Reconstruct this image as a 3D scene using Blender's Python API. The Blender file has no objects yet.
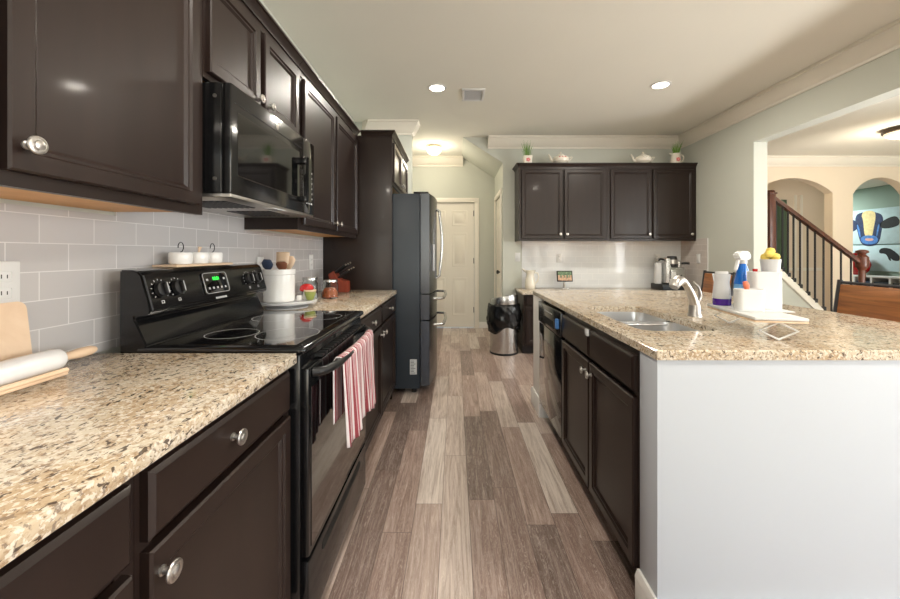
import bpy, bmesh, math, random
from mathutils import Vector, Matrix
random.seed(7)
S = bpy.context.scene
C = S.collection
PI = math.pi

# ------------------------------------------------------------------ camera, sky, light, exposure
H = 1.22                                   # eye height
cam_d = bpy.data.cameras.new('camera')
cam_d.sensor_width = 36.0
cam_d.lens = 36.0 * 378.0 / 900.0
cam_d.shift_x = -5.0 / 900.0
cam_d.shift_y = -46.5 / 900.0
cam_d.clip_start = 0.02
cam = bpy.data.objects.new('camera', cam_d)
cam.location = (0, 0, H)
cam.rotation_euler = (PI / 2, 0, 0)
C.objects.link(cam)
S.camera = cam

S.view_settings.view_transform = 'Standard'
S.view_settings.look = 'None'
S.view_settings.gamma = 1.0
S.view_settings.use_curve_mapping = False
S.view_settings.exposure = 0.42

W = bpy.data.worlds.new('sky')
S.world = W
W.use_nodes = True
wn = W.node_tree.nodes
wbg = wn['Background']
sky = wn.new('ShaderNodeTexSky')
sky.sky_type = 'NISHITA'
sky.sun_disc = False
sky.sun_elevation = math.radians(38)
sky.sun_rotation = math.radians(200)
W.node_tree.links.new(sky.outputs[0], wbg.inputs[0])
wbg.inputs[1].default_value = 0.35

def lamp(name, kind, loc, energy, col=(1, 1, 1), size=0.2, rot=(0, 0, 0), size_y=None, spot=None, blend=0.6):
    d = bpy.data.lights.new(name, kind)
    d.energy = energy
    d.color = col
    if kind == 'AREA':
        d.size = size
        if size_y:
            d.shape = 'RECTANGLE'; d.size_y = size_y
        else:
            d.shape = 'DISK'
    elif kind == 'SPOT':
        d.shadow_soft_size = size; d.spot_size = spot; d.spot_blend = blend
    else:
        d.shadow_soft_size = size
    o = bpy.data.objects.new(name, d)
    o.location = loc; o.rotation_euler = rot
    C.objects.link(o)
    return o

CEIL = 2.78
YB = -3.6            # wall behind the camera
WINDOWS = [(-0.75, 0.55), (1.05, 2.35), (2.85, 4.15)]
XB = 5.2             # unseen side wall right of the frame, added for its daylight windows
ADDED_WINDOWS = [(-2.9, -1.5), (-.8, .8), (1.5, 3.1)]
WZ0, WZ1 = 0.55, 2.25
# daylight arriving through the windows behind the camera
for a, b in WINDOWS:
    lamp('window_daylight', 'AREA', ((a + b) / 2, YB - 0.35, (WZ0 + WZ1) / 2), 14, (0.95, 0.98, 1.0),
         size=b - a, size_y=WZ1 - WZ0, rot=(PI / 2, 0, 0))
    # added lamp below the windows, tilted up to brighten the ceiling
    lamp('patio_bounce', 'AREA', ((a + b) / 2, YB - 0.9, 0.1), 34, (1.0, 0.97, 0.92),
         size=b - a, size_y=1.2, rot=(PI / 2 + math.radians(40), 0, 0))
for a, b in ADDED_WINDOWS:  # added lamps outside the invented side windows, to even out the light
    lamp('window_daylight', 'AREA', (XB + 0.35, (a + b) / 2, (WZ0 + WZ1) / 2), 75, (0.97, 0.98, 1.0),
         size=WZ1 - WZ0, size_y=b - a, rot=(0, PI / 2, 0))
    lamp('patio_bounce', 'AREA', (XB + 0.9, (a + b) / 2, 0.1), 130, (1.0, 0.97, 0.92),  # second added lamp, aimed up at the ceiling
         size=1.2, size_y=b - a, rot=(0, PI / 2 + math.radians(40), 0))
# added area lamp for the stair hall, no window opening modelled there
lamp('stair_hall_daylight', 'AREA', (7.5, -3.2, 1.5), 90, (0.97, 0.98, 1.0), size=2.6, size_y=1.6, rot=(PI / 2, 0, 0))

# ------------------------------------------------------------------ materials
def srgb(r, g, b):
    def f(c):
        c /= 255.0
        return c / 12.92 if c <= 0.04045 else ((c + 0.055) / 1.055) ** 2.4
    return (f(r), f(g), f(b), 1.0)

class NT:
    def __init__(self, m):
        m.use_nodes = True
        self.t = m.node_tree
        self.n = self.t.nodes
        self.bsdf = self.n['Principled BSDF']
    def node(self, kind, **kw):
        nd = self.n.new(kind)
        for k, v in kw.items():
            setattr(nd, k, v)
        return nd
    def link(self, a, b):
        self.t.links.new(a, b)
    def math(self, op, a, b=None, c=None):
        nd = self.node('ShaderNodeMath', operation=op)
        for i, v in enumerate((a, b, c)):
            if v is None: continue
            if isinstance(v, (int, float)): nd.inputs[i].default_value = v
            else: self.link(v, nd.inputs[i])
        return nd.outputs[0]
    def mix(self, fac, a, b, mode='MIX'):
        nd = self.node('ShaderNodeMix', data_type='RGBA', blend_type=mode)
        for sock, v in ((nd.inputs[0], fac), (nd.inputs[6], a), (nd.inputs[7], b)):
            if isinstance(v, (int, float)): sock.default_value = v
            elif isinstance(v, tuple): sock.default_value = v
            else: self.link(v, sock)
        return nd.outputs[2]
    def ramp(self, fac, stops, interp='LINEAR'):
        nd = self.node('ShaderNodeValToRGB')
        cr = nd.color_ramp
        cr.interpolation = interp
        while len(cr.elements) < len(stops): cr.elements.new(0.5)
        for e, (p, c) in zip(cr.elements, stops):
            e.position = p; e.color = c
        self.link(fac, nd.inputs[0])
        return nd.outputs[0]
    def coords(self, scale=(1, 1, 1), loc=(0, 0, 0)):
        tc = self.node('ShaderNodeTexCoord')
        mp = self.node('ShaderNodeMapping')
        mp.inputs['Scale'].default_value = scale
        mp.inputs['Location'].default_value = loc
        self.link(tc.outputs['Object'], mp.inputs[0])
        return mp.outputs[0]
    def noise(self, vec, scale, detail=3, rough=0.5, dist=0.0):
        nd = self.node('ShaderNodeTexNoise')
        nd.inputs['Scale'].default_value = scale
        nd.inputs['Detail'].default_value = detail
        nd.inputs['Roughness'].default_value = rough
        nd.inputs['Distortion'].default_value = dist
        self.link(vec, nd.inputs['Vector'])
        return nd.outputs['Fac']
    def bump(self, height, strength=0.2, dist=0.01):
        b = self.node('ShaderNodeBump')
        b.inputs['Strength'].default_value = strength
        b.inputs['Distance'].default_value = dist
        self.link(height, b.inputs['Height'])
        self.link(b.outputs[0], self.bsdf.inputs['Normal'])

def mat(name, rgb, rough=0.5, metal=0.0, spec=0.5, coat=0.0, var=0.05, scale=6, stretch=(1, 1, 1), bump=0.0,
        emit=None, trans=0.0, ior=1.45, alpha=1.0):
    m = bpy.data.materials.new(name)
    t = NT(m)
    c = srgb(*rgb)
    n = t.noise(t.coords(stretch), scale, 4)
    lo = tuple(max(0, v * (1 - var)) for v in c[:3]) + (1,)
    hi = tuple(min(1, v * (1 + var)) for v in c[:3]) + (1,)
    t.link(t.ramp(n, [(0.3, lo), (0.7, hi)]), t.bsdf.inputs['Base Color'])
    t.bsdf.inputs['Roughness'].default_value = rough
    t.bsdf.inputs['Metallic'].default_value = metal
    t.bsdf.inputs['Specular IOR Level'].default_value = spec
    t.bsdf.inputs['Coat Weight'].default_value = coat
    t.bsdf.inputs['Coat Roughness'].default_value = 0.08
    t.bsdf.inputs['Transmission Weight'].default_value = trans
    t.bsdf.inputs['IOR'].default_value = ior
    t.bsdf.inputs['Alpha'].default_value = alpha
    if bump: t.bump(n, bump, 0.003)
    if emit:
        t.bsdf.inputs['Emission Color'].default_value = srgb(*emit[0])
        t.bsdf.inputs['Emission Strength'].default_value = emit[1]
    return m

def granite(name, tint=1.0):
    m = bpy.data.materials.new(name)
    t = NT(m)
    v = t.coords((1.0, 0.8, 1.0))
    big = t.noise(v, 7, 4, 0.6, 0.6)
    base = t.ramp(big, [(0.28, srgb(180, 154, 122)), (0.42, srgb(198, 178, 150)), (0.55, srgb(212, 200, 180)), (0.72, srgb(198, 180, 152))])
    mid = t.noise(v, 75, 4, 0.65, 0.8)
    base = t.mix(t.ramp(mid, [(0.50, (0, 0, 0, 1)), (0.62, (.8, .8, .8, 1))]), base, srgb(160, 132, 102))
    fine = t.noise(v, 120, 3, 0.6, 0.4)
    base = t.mix(t.ramp(fine, [(0.52, (0, 0, 0, 1)), (0.58, (.8, .8, .8, 1))]), base, srgb(230, 221, 205))
    gr = t.noise(t.coords((1, 1, 1), (3, 7, 1)), 95, 3, 0.6, 0.5)
    base = t.mix(t.ramp(gr, [(0.58, (0, 0, 0, 1)), (0.63, (.8, .8, .8, 1))]), base, srgb(132, 116, 102))
    sp = t.noise(t.coords((1, 0.55, 1), (11, 2, 5)), 100, 2, 0.5, 0.6)
    base = t.mix(t.ramp(sp, [(0.61, (0, 0, 0, 1)), (0.65, (.9, .9, .9, 1))]), base, srgb(78, 66, 58))
    if tint != 1.0:
        base = t.mix(1.0, base, (tint, tint * 0.985, tint * 0.96, 1), 'MULTIPLY')
    t.link(base, t.bsdf.inputs['Base Color'])
    t.bsdf.inputs['Roughness'].default_value = 0.12
    t.bsdf.inputs['Specular IOR Level'].default_value = 0.5
    return m

def tile_mat(name, axes, c1, c2, mortar, w=0.152, h=0.076, rough=0.12, off=(0, 0)):
    m = bpy.data.materials.new(name)
    t = NT(m)
    tc = t.node('ShaderNodeTexCoord')
    sp = t.node('ShaderNodeSeparateXYZ')
    t.link(tc.outputs['Object'], sp.inputs[0])
    cb = t.node('ShaderNodeCombineXYZ')
    t.link(t.math('ADD', sp.outputs[axes[0]], off[0]), cb.inputs[0])
    t.link(t.math('ADD', sp.outputs[axes[1]], off[1]), cb.inputs[1])
    br = t.node('ShaderNodeTexBrick')
    br.offset = 0.5
    br.inputs['Scale'].default_value = 1.0
    br.inputs['Brick Width'].default_value = w
    br.inputs['Row Height'].default_value = h
    br.inputs['Mortar Size'].default_value = 0.0016
    br.inputs['Mortar Smooth'].default_value = 0.3
    br.inputs['Bias'].default_value = 0.0
    br.inputs['Color1'].default_value = srgb(*c1)
    br.inputs['Color2'].default_value = srgb(*c2)
    br.inputs['Mortar'].default_value = srgb(*mortar)
    t.link(cb.outputs[0], br.inputs['Vector'])
    t.link(br.outputs['Color'], t.bsdf.inputs['Base Color'])
    t.link(t.math('MULTIPLY_ADD', br.outputs['Fac'], 0.5, rough), t.bsdf.inputs['Roughness'])
    und = t.noise(tc.outputs['Object'], 5, 1)
    hgt = t.math('SUBTRACT', t.math('MULTIPLY', und, 0.5), br.outputs['Fac'])
    t.bump(hgt, 0.25, 0.002)
    return m

def plank_floor():
    m = bpy.data.materials.new('vinyl_plank')
    t = NT(m)
    tc = t.node('ShaderNodeTexCoord')
    sp = t.node('ShaderNodeSeparateXYZ')
    t.link(tc.outputs['Object'], sp.inputs[0])
    x, y = sp.outputs[0], sp.outputs[1]
    PW, PL = 0.128, 0.95
    xr = t.math('DIVIDE', t.math('ADD', x, 20.03), PW)
    row = t.math('FLOOR', xr)
    wn1 = t.node('ShaderNodeTexWhiteNoise', noise_dimensions='1D')
    t.link(row, wn1.inputs['W'])
    yr = t.math('ADD', t.math('DIVIDE', t.math('ADD', y, 20.0), PL), wn1.outputs['Value'])
    col = t.math('FLOOR', yr)
    cb = t.node('ShaderNodeCombineXYZ')
    t.link(row, cb.inputs[0]); t.link(col, cb.inputs[1])
    wn2 = t.node('ShaderNodeTexWhiteNoise', noise_dimensions='2D')
    t.link(cb.outputs[0], wn2.inputs['Vector'])
    rnd = wn2.outputs['Value']
    # grain, shifted from plank to plank
    gv = t.node('ShaderNodeCombineXYZ')
    t.link(t.math('MULTIPLY', x, 14.0), gv.inputs[0])
    t.link(t.math('MULTIPLY', y, 0.9), gv.inputs[1])
    t.link(t.math('MULTIPLY', rnd, 57.0), gv.inputs[2])
    g1 = t.noise(gv.outputs[0], 2.0, 5, 0.6, 2.2)
    gv2 = t.node('ShaderNodeCombineXYZ')
    t.link(t.math('MULTIPLY', x, 60.0), gv2.inputs[0])
    t.link(t.math('MULTIPLY', y, 3.5), gv2.inputs[1])
    t.link(t.math('MULTIPLY', rnd, 31.0), gv2.inputs[2])
    g2 = t.noise(gv2.outputs[0], 2.0, 3, 0.6, 1.0)
    base = t.ramp(rnd, [(0.0, srgb(114, 95, 87)), (0.25, srgb(150, 126, 116)), (0.5, srgb(172, 149, 138)), (0.75, srgb(190, 173, 162)), (1.0, srgb(214, 202, 192))])
    dark = t.mix(1.0, base, (0.60, 0.55, 0.52, 1), 'MULTIPLY')
    lite = t.mix(0.40, base, srgb(216, 202, 190))
    c = t.mix(t.ramp(g1, [(0.34, (0, 0, 0, 1)), (0.60, (1, 1, 1, 1))]), dark, base)
    c = t.mix(t.ramp(g1, [(0.56, (0, 0, 0, 1)), (0.74, (.8, .8, .8, 1))]), c, lite)
    c = t.mix(t.ramp(g2, [(0.54, (0, 0, 0, 1)), (0.66, (0.5, 0.5, 0.5, 1))]), c, lite)
    c = t.mix(t.ramp(g2, [(0.32, (0.5, 0.5, 0.5, 1)), (0.44, (0, 0, 0, 1))]), c, dark)
    ct = t.math('ABSOLUTE', t.math('SINE', t.math('MULTIPLY', g1, 42.0)))
    c = t.mix(t.math('MULTIPLY', t.math('LESS_THAN', ct, 0.22), 0.36), c, srgb(224, 212, 201))
    # seams
    fx = t.math('FRACT', xr); fy = t.math('FRACT', yr)
    ex = t.math('MINIMUM', fx, t.math('SUBTRACT', 1.0, fx))
    ey = t.math('MULTIPLY', t.math('MINIMUM', fy, t.math('SUBTRACT', 1.0, fy)), PL / PW)
    e = t.math('MINIMUM', ex, ey)
    seam = t.math('LESS_THAN', e, 0.009)
    c = t.mix(t.math('MULTIPLY', seam, 0.75), c, srgb(58, 46, 40))
    t.link(c, t.bsdf.inputs['Base Color'])
    t.link(t.math('MULTIPLY_ADD', g2, 0.18, 0.28), t.bsdf.inputs['Roughness'])
    t.bump(t.math('SUBTRACT', t.math('MULTIPLY', g2, 0.3), seam), 0.12, 0.002)
    return m

def wood(name, c1, c2, stretch=(1, 12, 12), rough=0.45, scale=4):
    m = bpy.data.materials.new(name)
    t = NT(m)
    n = t.noise(t.coords(stretch), scale, 5, 0.6, 0.8)
    t.link(t.ramp(n, [(0.3, srgb(*c1)), (0.7, srgb(*c2))]), t.bsdf.inputs['Base Color'])
    t.bsdf.inputs['Roughness'].default_value = rough
    return m

def towel_mat():
    m = bpy.data.materials.new('striped_cotton')
    t = NT(m)
    tc = t.node('ShaderNodeTexCoord')
    sp = t.node('ShaderNodeSeparateXYZ')
    t.link(tc.outputs['UV'], sp.inputs[0])
    u = t.math('FRACT', t.math('MULTIPLY', sp.outputs[0], 7.0))
    wht = srgb(214, 204, 204); red = srgb(138, 34, 48); pnk = srgb(176, 84, 96)
    c = t.ramp(u, [(0.0, wht), (0.12, red), (0.32, wht), (0.38, pnk), (0.48, wht), (0.54, red), (0.66, wht), (0.74, pnk), (0.86, wht)], 'CONSTANT')
    w = t.noise(tc.outputs['Object'], 300, 2)
    c = t.mix(t.math('MULTIPLY', w, 0.08), c, srgb(235, 230, 230))
    t.link(c, t.bsdf.inputs['Base Color'])
    t.bsdf.inputs['Roughness'].default_value = 0.95
    t.bump(w, 0.3, 0.001)
    return m

M = {}
M['wall'] = mat('wall_paint', (196, 198, 188), 0.75, spec=0.25, var=0.015, scale=1.5)
M['white_wall'] = mat('white_paint', (192, 197, 204), 0.6, spec=0.3, var=0.012, scale=1.2)
M['ceiling'] = mat('ceiling_paint', (230, 228, 217), 0.9, spec=0.1, var=0.012, scale=1.5)
M['trim'] = mat('trim_paint', (226, 220, 207), 0.45, var=0.01)
M['cream_wall'] = mat('cream_paint', (222, 208, 188), 0.75, spec=0.25, var=0.015, scale=1.5)
M['mint_wall'] = mat('mint_paint', (146, 166, 154), 0.75, spec=0.25, var=0.02, scale=1.5)
M['pale_board'] = mat('pale_board_paint', (190, 212, 212), 0.6, var=0.02)
M['base_paint'] = mat('baseboard_paint', (234, 232, 228), 0.4, var=0.01)
M['door'] = mat('door_paint', (232, 226, 214), 0.4, var=0.01)
M['green_door'] = mat('green_paint', (70, 92, 70), 0.5, var=0.04)
M['espresso'] = mat('espresso_wood', (36, 25, 21), 0.36, spec=0.45, coat=0.05, var=0.16, scale=3, stretch=(6, 6, 1))
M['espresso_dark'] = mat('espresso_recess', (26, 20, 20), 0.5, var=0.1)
M['maple'] = wood('maple_underside', (206, 152, 88), (224, 172, 106), (2, 2, 14), 0.5)
M['nickel'] = mat('satin_nickel', (196, 192, 188), 0.33, metal=1.0, var=0.03)
M['steel'] = mat('brushed_steel', (196, 196, 194), 0.27, metal=1.0, var=0.06, scale=5, stretch=(1, 1, 30))
M['sink_steel'] = mat('sink_steel', (214, 214, 214), 0.3, metal=1.0, var=0.04, scale=8, stretch=(1, 14, 1))
M['dark_steel'] = mat('dark_stainless', (88, 91, 96), 0.25, metal=1.0, var=0.05, scale=5, stretch=(1, 1, 25))
M['fridge_side'] = mat('slate_enamel', (44, 52, 60), 0.38, spec=0.5, var=0.05, scale=2)
M['black'] = mat('black_enamel', (16, 16, 17), 0.16, spec=0.5, coat=0.3, var=0.05)
M['black_glass'] = mat('black_glass', (8, 8, 9), 0.04, spec=0.6, coat=0.6, var=0.03)
M['black_plastic'] = mat('black_plastic', (24, 24, 25), 0.4, var=0.06)
M['black_matte'] = mat('black_void', (8, 8, 8), 0.7, var=0.05)
M['grey_mark'] = mat('grey_print', (190, 190, 190), 0.5, var=0.02)
M['white_plastic'] = mat('white_plastic', (218, 218, 216), 0.35, var=0.01)
M['white_ceramic'] = mat('white_ceramic', (236, 234, 230), 0.15, coat=0.3, var=0.015)
M['cream_ceramic'] = mat('cream_ceramic', (224, 218, 204), 0.2, coat=0.3, var=0.03, scale=14)
M['marble'] = mat('white_marble', (228, 228, 228), 0.2, var=0.05, scale=22)
M['granite'] = granite('granite')
M['tile_left'] = tile_mat('subway_tile_left', (1, 2), (186, 183, 182), (192, 189, 188), (214, 212, 210), off=(10.02, 10.002))
M['tile_back'] = tile_mat('subway_tile_back', (0, 2), (216, 218, 219), (220, 222, 223), (230, 230, 229), rough=0.07, off=(10, 10))
M['tile_right'] = tile_mat('subway_tile_right', (1, 2), (196, 188, 182), (202, 194, 188), (216, 210, 204), rough=0.1, off=(10, 10))
M['floor'] = plank_floor()
M['board'] = wood('light_beech', (214, 184, 152), (228, 202, 174), (1, 1, 1), 0.5, 9)
M['walnut'] = wood('stained_pine', (116, 70, 34), (164, 104, 54), (14, 1.2, 14), 0.4, 3)
M['newel'] = wood('stained_oak', (72, 38, 26), (104, 58, 40), (9, 9, 1.5), 0.35, 4)
M['cherry'] = wood('cherry_wood', (112, 44, 28), (142, 62, 40), (10, 10, 1), 0.4, 5)
M['iron'] = mat('black_iron', (26, 24, 24), 0.45, var=0.05)
M['gunmetal'] = mat('gunmetal_frame', (62, 62, 64), 0.4, metal=0.6, var=0.05)
M['towel'] = towel_mat()
M['glass'] = mat('clear_glass', (240, 245, 245), 0.03, trans=1.0, var=0.0, ior=1.45)
M['frost'] = mat('clear_plastic', (238, 239, 240), 0.18, trans=0.4, var=0.01, ior=1.2)
M['red'] = mat('red_gloss', (190, 34, 36), 0.25, coat=0.3, var=0.04)
M['green_cup'] = mat('green_ceramic', (150, 158, 84), 0.3, var=0.12, scale=30)
M['leaf'] = mat('grass_leaf', (104, 150, 44), 0.5, var=0.25, scale=40)
M['blue_liquid'] = mat('blue_cleaner', (24, 104, 196), 0.12, var=0.06, coat=0.4)
M['label_blue'] = mat('light_blue_label', (120, 176, 226), 0.4, var=0.05)
M['purple'] = mat('purple_soap', (70, 20, 138), 0.15, var=0.06, coat=0.4)
M['yellow'] = mat('yellow_sponge', (240, 214, 110), 0.9, var=0.1, scale=60)
M['coral'] = mat('coral_brush', (236, 130, 96), 0.5, var=0.08)
M['orange'] = mat('orange_candy', (214, 110, 54), 0.4, var=0.4, scale=60)
M['bag'] = mat('black_bag_plastic', (14, 14, 15), 0.24, spec=0.6, var=0.1)
M['lens'] = mat('lamp_lens', (255, 250, 238), 0.5, emit=((255, 244, 224), 9.0), var=0.0)
M['warm_lens'] = mat('warm_lamp_glass', (255, 244, 224), 0.5, emit=((255, 226, 178), 4.0), var=0.0)
M['frost_lamp'] = mat('frosted_lamp_glass', (240, 236, 226), 0.4, emit=((255, 228, 190), 0.7), var=0.0)
M['green_led'] = mat('green_display', (40, 200, 60), 0.4, emit=((60, 230, 80), 1.2), var=0.0)
M['bronze'] = mat('dark_bronze', (70, 58, 46), 0.4, metal=0.7, var=0.05)
M['canvas'] = mat('pale_aqua_canvas', (184, 210, 214), 0.8, var=0.06, scale=9)
M['cow_cream'] = mat('cream_oil_paint', (222, 204, 146), 0.7, var=0.12, scale=20)
M['cow_navy'] = mat('navy_oil_paint', (34, 50, 84), 0.7, var=0.3, scale=20)
M['cow_blue'] = mat('blue_oil_paint', (72, 122, 186), 0.7, var=0.25, scale=20)
M['cow_pink'] = mat('peach_oil_paint', (206, 160, 148), 0.7, var=0.12, scale=20)
M['dark_paint'] = mat('black_oil_paint', (26, 30, 30), 0.7, var=0.2, scale=20)
M['photo_green'] = mat('photo_foliage', (98, 122, 92), 0.3, var=0.9, scale=60, emit=((98, 122, 92), 0.05))
M['photo_sand'] = mat('photo_sand', (186, 152, 126), 0.3, var=0.5, scale=50, emit=((186, 152, 126), 0.05))
M['pink_paint'] = mat('rose_glaze', (204, 112, 112), 0.3, var=0.2, scale=60)
M['teal_glaze'] = mat('teal_glaze', (120, 190, 176), 0.3, var=0.1)
M['brown_lth'] = mat('brown_plastic', (120, 74, 52), 0.5, var=0.1)
M['navy_plastic'] = mat('navy_silicone', (44, 58, 84), 0.5, var=0.1)

# ------------------------------------------------------------------ mesh helpers
class MB:
    def __init__(self):
        self.bm = bmesh.new()
    def _add(self, tmp, mi=0, mx=None):
        bmesh.ops.recalc_face_normals(tmp, faces=tmp.faces)
        for f in tmp.faces: f.material_index = mi
        if mx is not None: bmesh.ops.transform(tmp, matrix=mx, verts=tmp.verts)
        me = bpy.data.meshes.new('tmp')
        tmp.to_mesh(me); tmp.free()
        self.bm.from_mesh(me)
        bpy.data.meshes.remove(me)
        return self
    def box(self, x0, x1, y0, y1, z0, z1, bev=0.0, seg=2, mi=0, mx=None):
        t = bmesh.new()
        bmesh.ops.create_cube(t, size=1.0)
        for v in t.verts:
            v.co = Vector(((x0 + x1) / 2 + v.co.x * (x1 - x0), (y0 + y1) / 2 + v.co.y * (y1 - y0), (z0 + z1) / 2 + v.co.z * (z1 - z0)))
        if bev: bmesh.ops.bevel(t, geom=list(t.edges), offset=bev, segments=seg, affect='EDGES', profile=0.5)
        return self._add(t, mi, mx)
    def lathe(self, prof, center=(0, 0, 0), n=32, mi=0, mx=None, closed=False):
        t = bmesh.new()
        rings = []
        for r, z in prof:
            if r < 1e-6:
                rings.append([t.verts.new((0, 0, z))])
            else:
                rings.append([t.verts.new((r * math.cos(2 * PI * i / n), r * math.sin(2 * PI * i / n), z)) for i in range(n)])
        pairs = list(zip(rings[:-1], rings[1:]))
        if closed: pairs.append((rings[-1], rings[0]))
        for a, b in pairs:
            for i in range(n):
                j = (i + 1) % n
                if len(a) == 1 and len(b) == 1: continue
                if len(a) == 1: t.faces.new((a[0], b[j], b[i]))
                elif len(b) == 1: t.faces.new((a[i], a[j], b[0]))
                else: t.faces.new((a[i], a[j], b[j], b[i]))
        m = Matrix.Translation(center)
        if mx is not None: m = m @ mx
        return self._add(t, mi, m)
    def cyl(self, p0, p1, r0, r1=None, n=20, mi=0):
        r1 = r0 if r1 is None else r1
        p0, p1 = Vector(p0), Vector(p1)
        L = (p1 - p0).length
        q = Vector((0, 0, 1)).rotation_difference((p1 - p0).normalized()).to_matrix().to_4x4()
        return self.lathe([(0, 0), (r0, 0), (r1, L), (0, L)], tuple(p0), n, mi, q)
    def tube(self, pts, r, n=10, mi=0, flat=1.0):
        pts = [Vector(p) for p in pts]
        rs = r if isinstance(r, (list, tuple)) else [r] * len(pts)
        t = bmesh.new()
        rings = []
        prev = None
        for i, p in enumerate(pts):
            d = (pts[min(i + 1, len(pts) - 1)] - pts[max(i - 1, 0)]).normalized()
            if prev is None:
                up = Vector((0, 0, 1)) if abs(d.z) < 0.9 else Vector((1, 0, 0))
                a = d.cross(up).normalized()
            else:
                a = (prev - d * prev.dot(d)).normalized()
            prev = a
            b = d.cross(a).normalized()
            rings.append([t.verts.new(p + (a * math.cos(2 * PI * k / n) + b * math.sin(2 * PI * k / n) * flat) * rs[i]) for k in range(n)])
        for a, b in zip(rings[:-1], rings[1:]):
            for k in range(n):
                t.faces.new((a[k], a[(k + 1) % n], b[(k + 1) % n], b[k]))
        t.faces.new(list(reversed(rings[0]))); t.faces.new(rings[-1])
        return self._add(t, mi)
    def prism(self, poly, axis, a0, a1, mi=0, bev=0.0):
        # poly: 2D points in the plane across `axis` ('x': (y,z), 'y': (x,z), 'z': (x,y))
        t = bmesh.new()
        def mk(p, a):
            if axis == 'x': return (a, p[0], p[1])
            if axis == 'y': return (p[0], a, p[1])
            return (p[0], p[1], a)
        A = [t.verts.new(mk(p, a0)) for p in poly]
        B = [t.verts.new(mk(p, a1)) for p in poly]
        n = len(poly)
        for i in range(n):
            t.faces.new((A[i], A[(i + 1) % n], B[(i + 1) % n], B[i]))
        fa = t.faces.new(list(reversed(A))); fb = t.faces.new(B)
        t.normal_update()
        bmesh.ops.triangulate(t, faces=[fa, fb], ngon_method='EAR_CLIP')
        if bev: bmesh.ops.bevel(t, geom=[e for e in t.edges if len(e.link_faces) == 2 and e.calc_face_angle(0) > 0.5], offset=bev, segments=2, affect='EDGES')
        return self._add(t, mi)
    def rings(self, rings, cap0=False, cap1=True, mi=0):
        t = bmesh.new()
        R = [[t.verts.new(p) for p in r] for r in rings]
        n = len(R[0])
        for a, b in zip(R[:-1], R[1:]):
            for k in range(n):
                t.faces.new((a[k], a[(k + 1) % n], b[(k + 1) % n], b[k]))
        if cap0: t.faces.new(list(reversed(R[0])))
        if cap1: t.faces.new(R[-1])
        return self._add(t, mi)
    def panel(self, x0, x1, z0, z1, prof, mi=0):
        # rectangular front facing -y built of nested rectangles: prof = [(inset, y), ...]
        return self.rings([[(x0 + i, y, z0 + i), (x1 - i, y, z0 + i), (x1 - i, y, z1 - i), (x0 + i, y, z1 - i)] for i, y in prof], True, True, mi)
    def build(self, name, mats, parent=None, angle=35, loc=None):
        me = bpy.data.meshes.new(name)
        self.bm.to_mesh(me); self.bm.free()
        for m in (mats if isinstance(mats, (list, tuple)) else [mats]):
            me.materials.append(m)
        me.shade_smooth()
        me.set_sharp_from_angle(angle=math.radians(angle))
        o = bpy.data.objects.new(name, me)
        if loc: o.location = loc
        C.objects.link(o)
        if parent: o.parent = parent
        return o

def rrect(x0, x1, y0, y1, z, r, k=5):
    pts = []
    for cx, cy, a0 in ((x1 - r, y1 - r, 0), (x0 + r, y1 - r, PI / 2), (x0 + r, y0 + r, PI), (x1 - r, y0 + r, 1.5 * PI)):
        for i in range(k + 1):
            a = a0 + (PI / 2) * i / k
            pts.append((cx + r * math.cos(a), cy + r * math.sin(a), z))
    return pts

def tag(o, label, cat, group=None, kind=None):
    o['label'] = label; o['category'] = cat
    if group: o['group'] = group
    if kind: o['kind'] = kind
    return o

def empty(name, loc, label, cat, group=None, rz=0.0):
    o = bpy.data.objects.new(name, None)
    o.empty_display_size = 0.1
    o.location = loc; o.rotation_euler = (0, 0, rz)
    C.objects.link(o)
    return tag(o, label, cat, group)

def struct(o, label=None):
    o['kind'] = 'structure'
    if label: o['label'] = label
    return o

def text_mesh(name, txt, size, material, parent, mx, depth=0.0008):
    cu = bpy.data.curves.new(name, 'FONT')
    cu.body = txt; cu.size = size; cu.extrude = depth; cu.align_x = 'CENTER'; cu.align_y = 'CENTER'
    o = bpy.data.objects.new(name, cu)
    C.objects.link(o)
    dg = bpy.context.evaluated_depsgraph_get()
    me = bpy.data.meshes.new_from_object(o.evaluated_get(dg))
    bpy.data.objects.remove(o)
    me.transform(mx)
    me.materials.append(material)
    ob = bpy.data.objects.new(name, me)
    C.objects.link(ob)
    ob.parent = parent
    return ob

# ------------------------------------------------------------------ the setting
WL = -1.108          # left wall
YR = 5.10            # wall with the back cabinets
YH = 6.15            # far wall of hall and stair hall
XR = 3.05            # right wall of the kitchen
XE = 9.90            # far right wall
struct(MB().box(-1.3, XE + .2, YB - .2, 11.0, -0.1, 0.0).build('floor', M['floor']), 'grey brown wood plank floor')
struct(MB().box(-1.3, XE + .2, YB - .2, 11.0, CEIL, CEIL + 0.1).build('ceiling', M['ceiling']), 'flat beige white ceiling')
b = MB(); b.box(WL - .15, WL, YB, 4.5, 0, 2.2); b.box(WL - .15, WL - .085, YB, 4.5, 2.2, CEIL); b.box(WL - .15, WL, 4.5, YH + .15, 0, CEIL)
struct(b.build('wall_left', M['wall']))
# wall beside the fridge, end of the hall corner
struct(MB().box(WL, -0.52, 4.50, 4.62, 0, CEIL).build('wall_fridge_corner', M['wall']))
# back wall with the sloping cut under the stairs
SL = [(0.11, CEIL), (0.645, 2.436)]
struct(MB().prism([SL[0], SL[1], (0.645, 0), (XR + .14, 0), (XR + .14, CEIL)], 'y', YR, YR + .12).build('wall_back', M['wall']))
struct(MB().prism([SL[0], SL[1], (0.75, 2.46), (0.75, 2.56), (0.25, CEIL)], 'y', YR + .12, YH).build('ceiling_slope', M['wall']))
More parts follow.
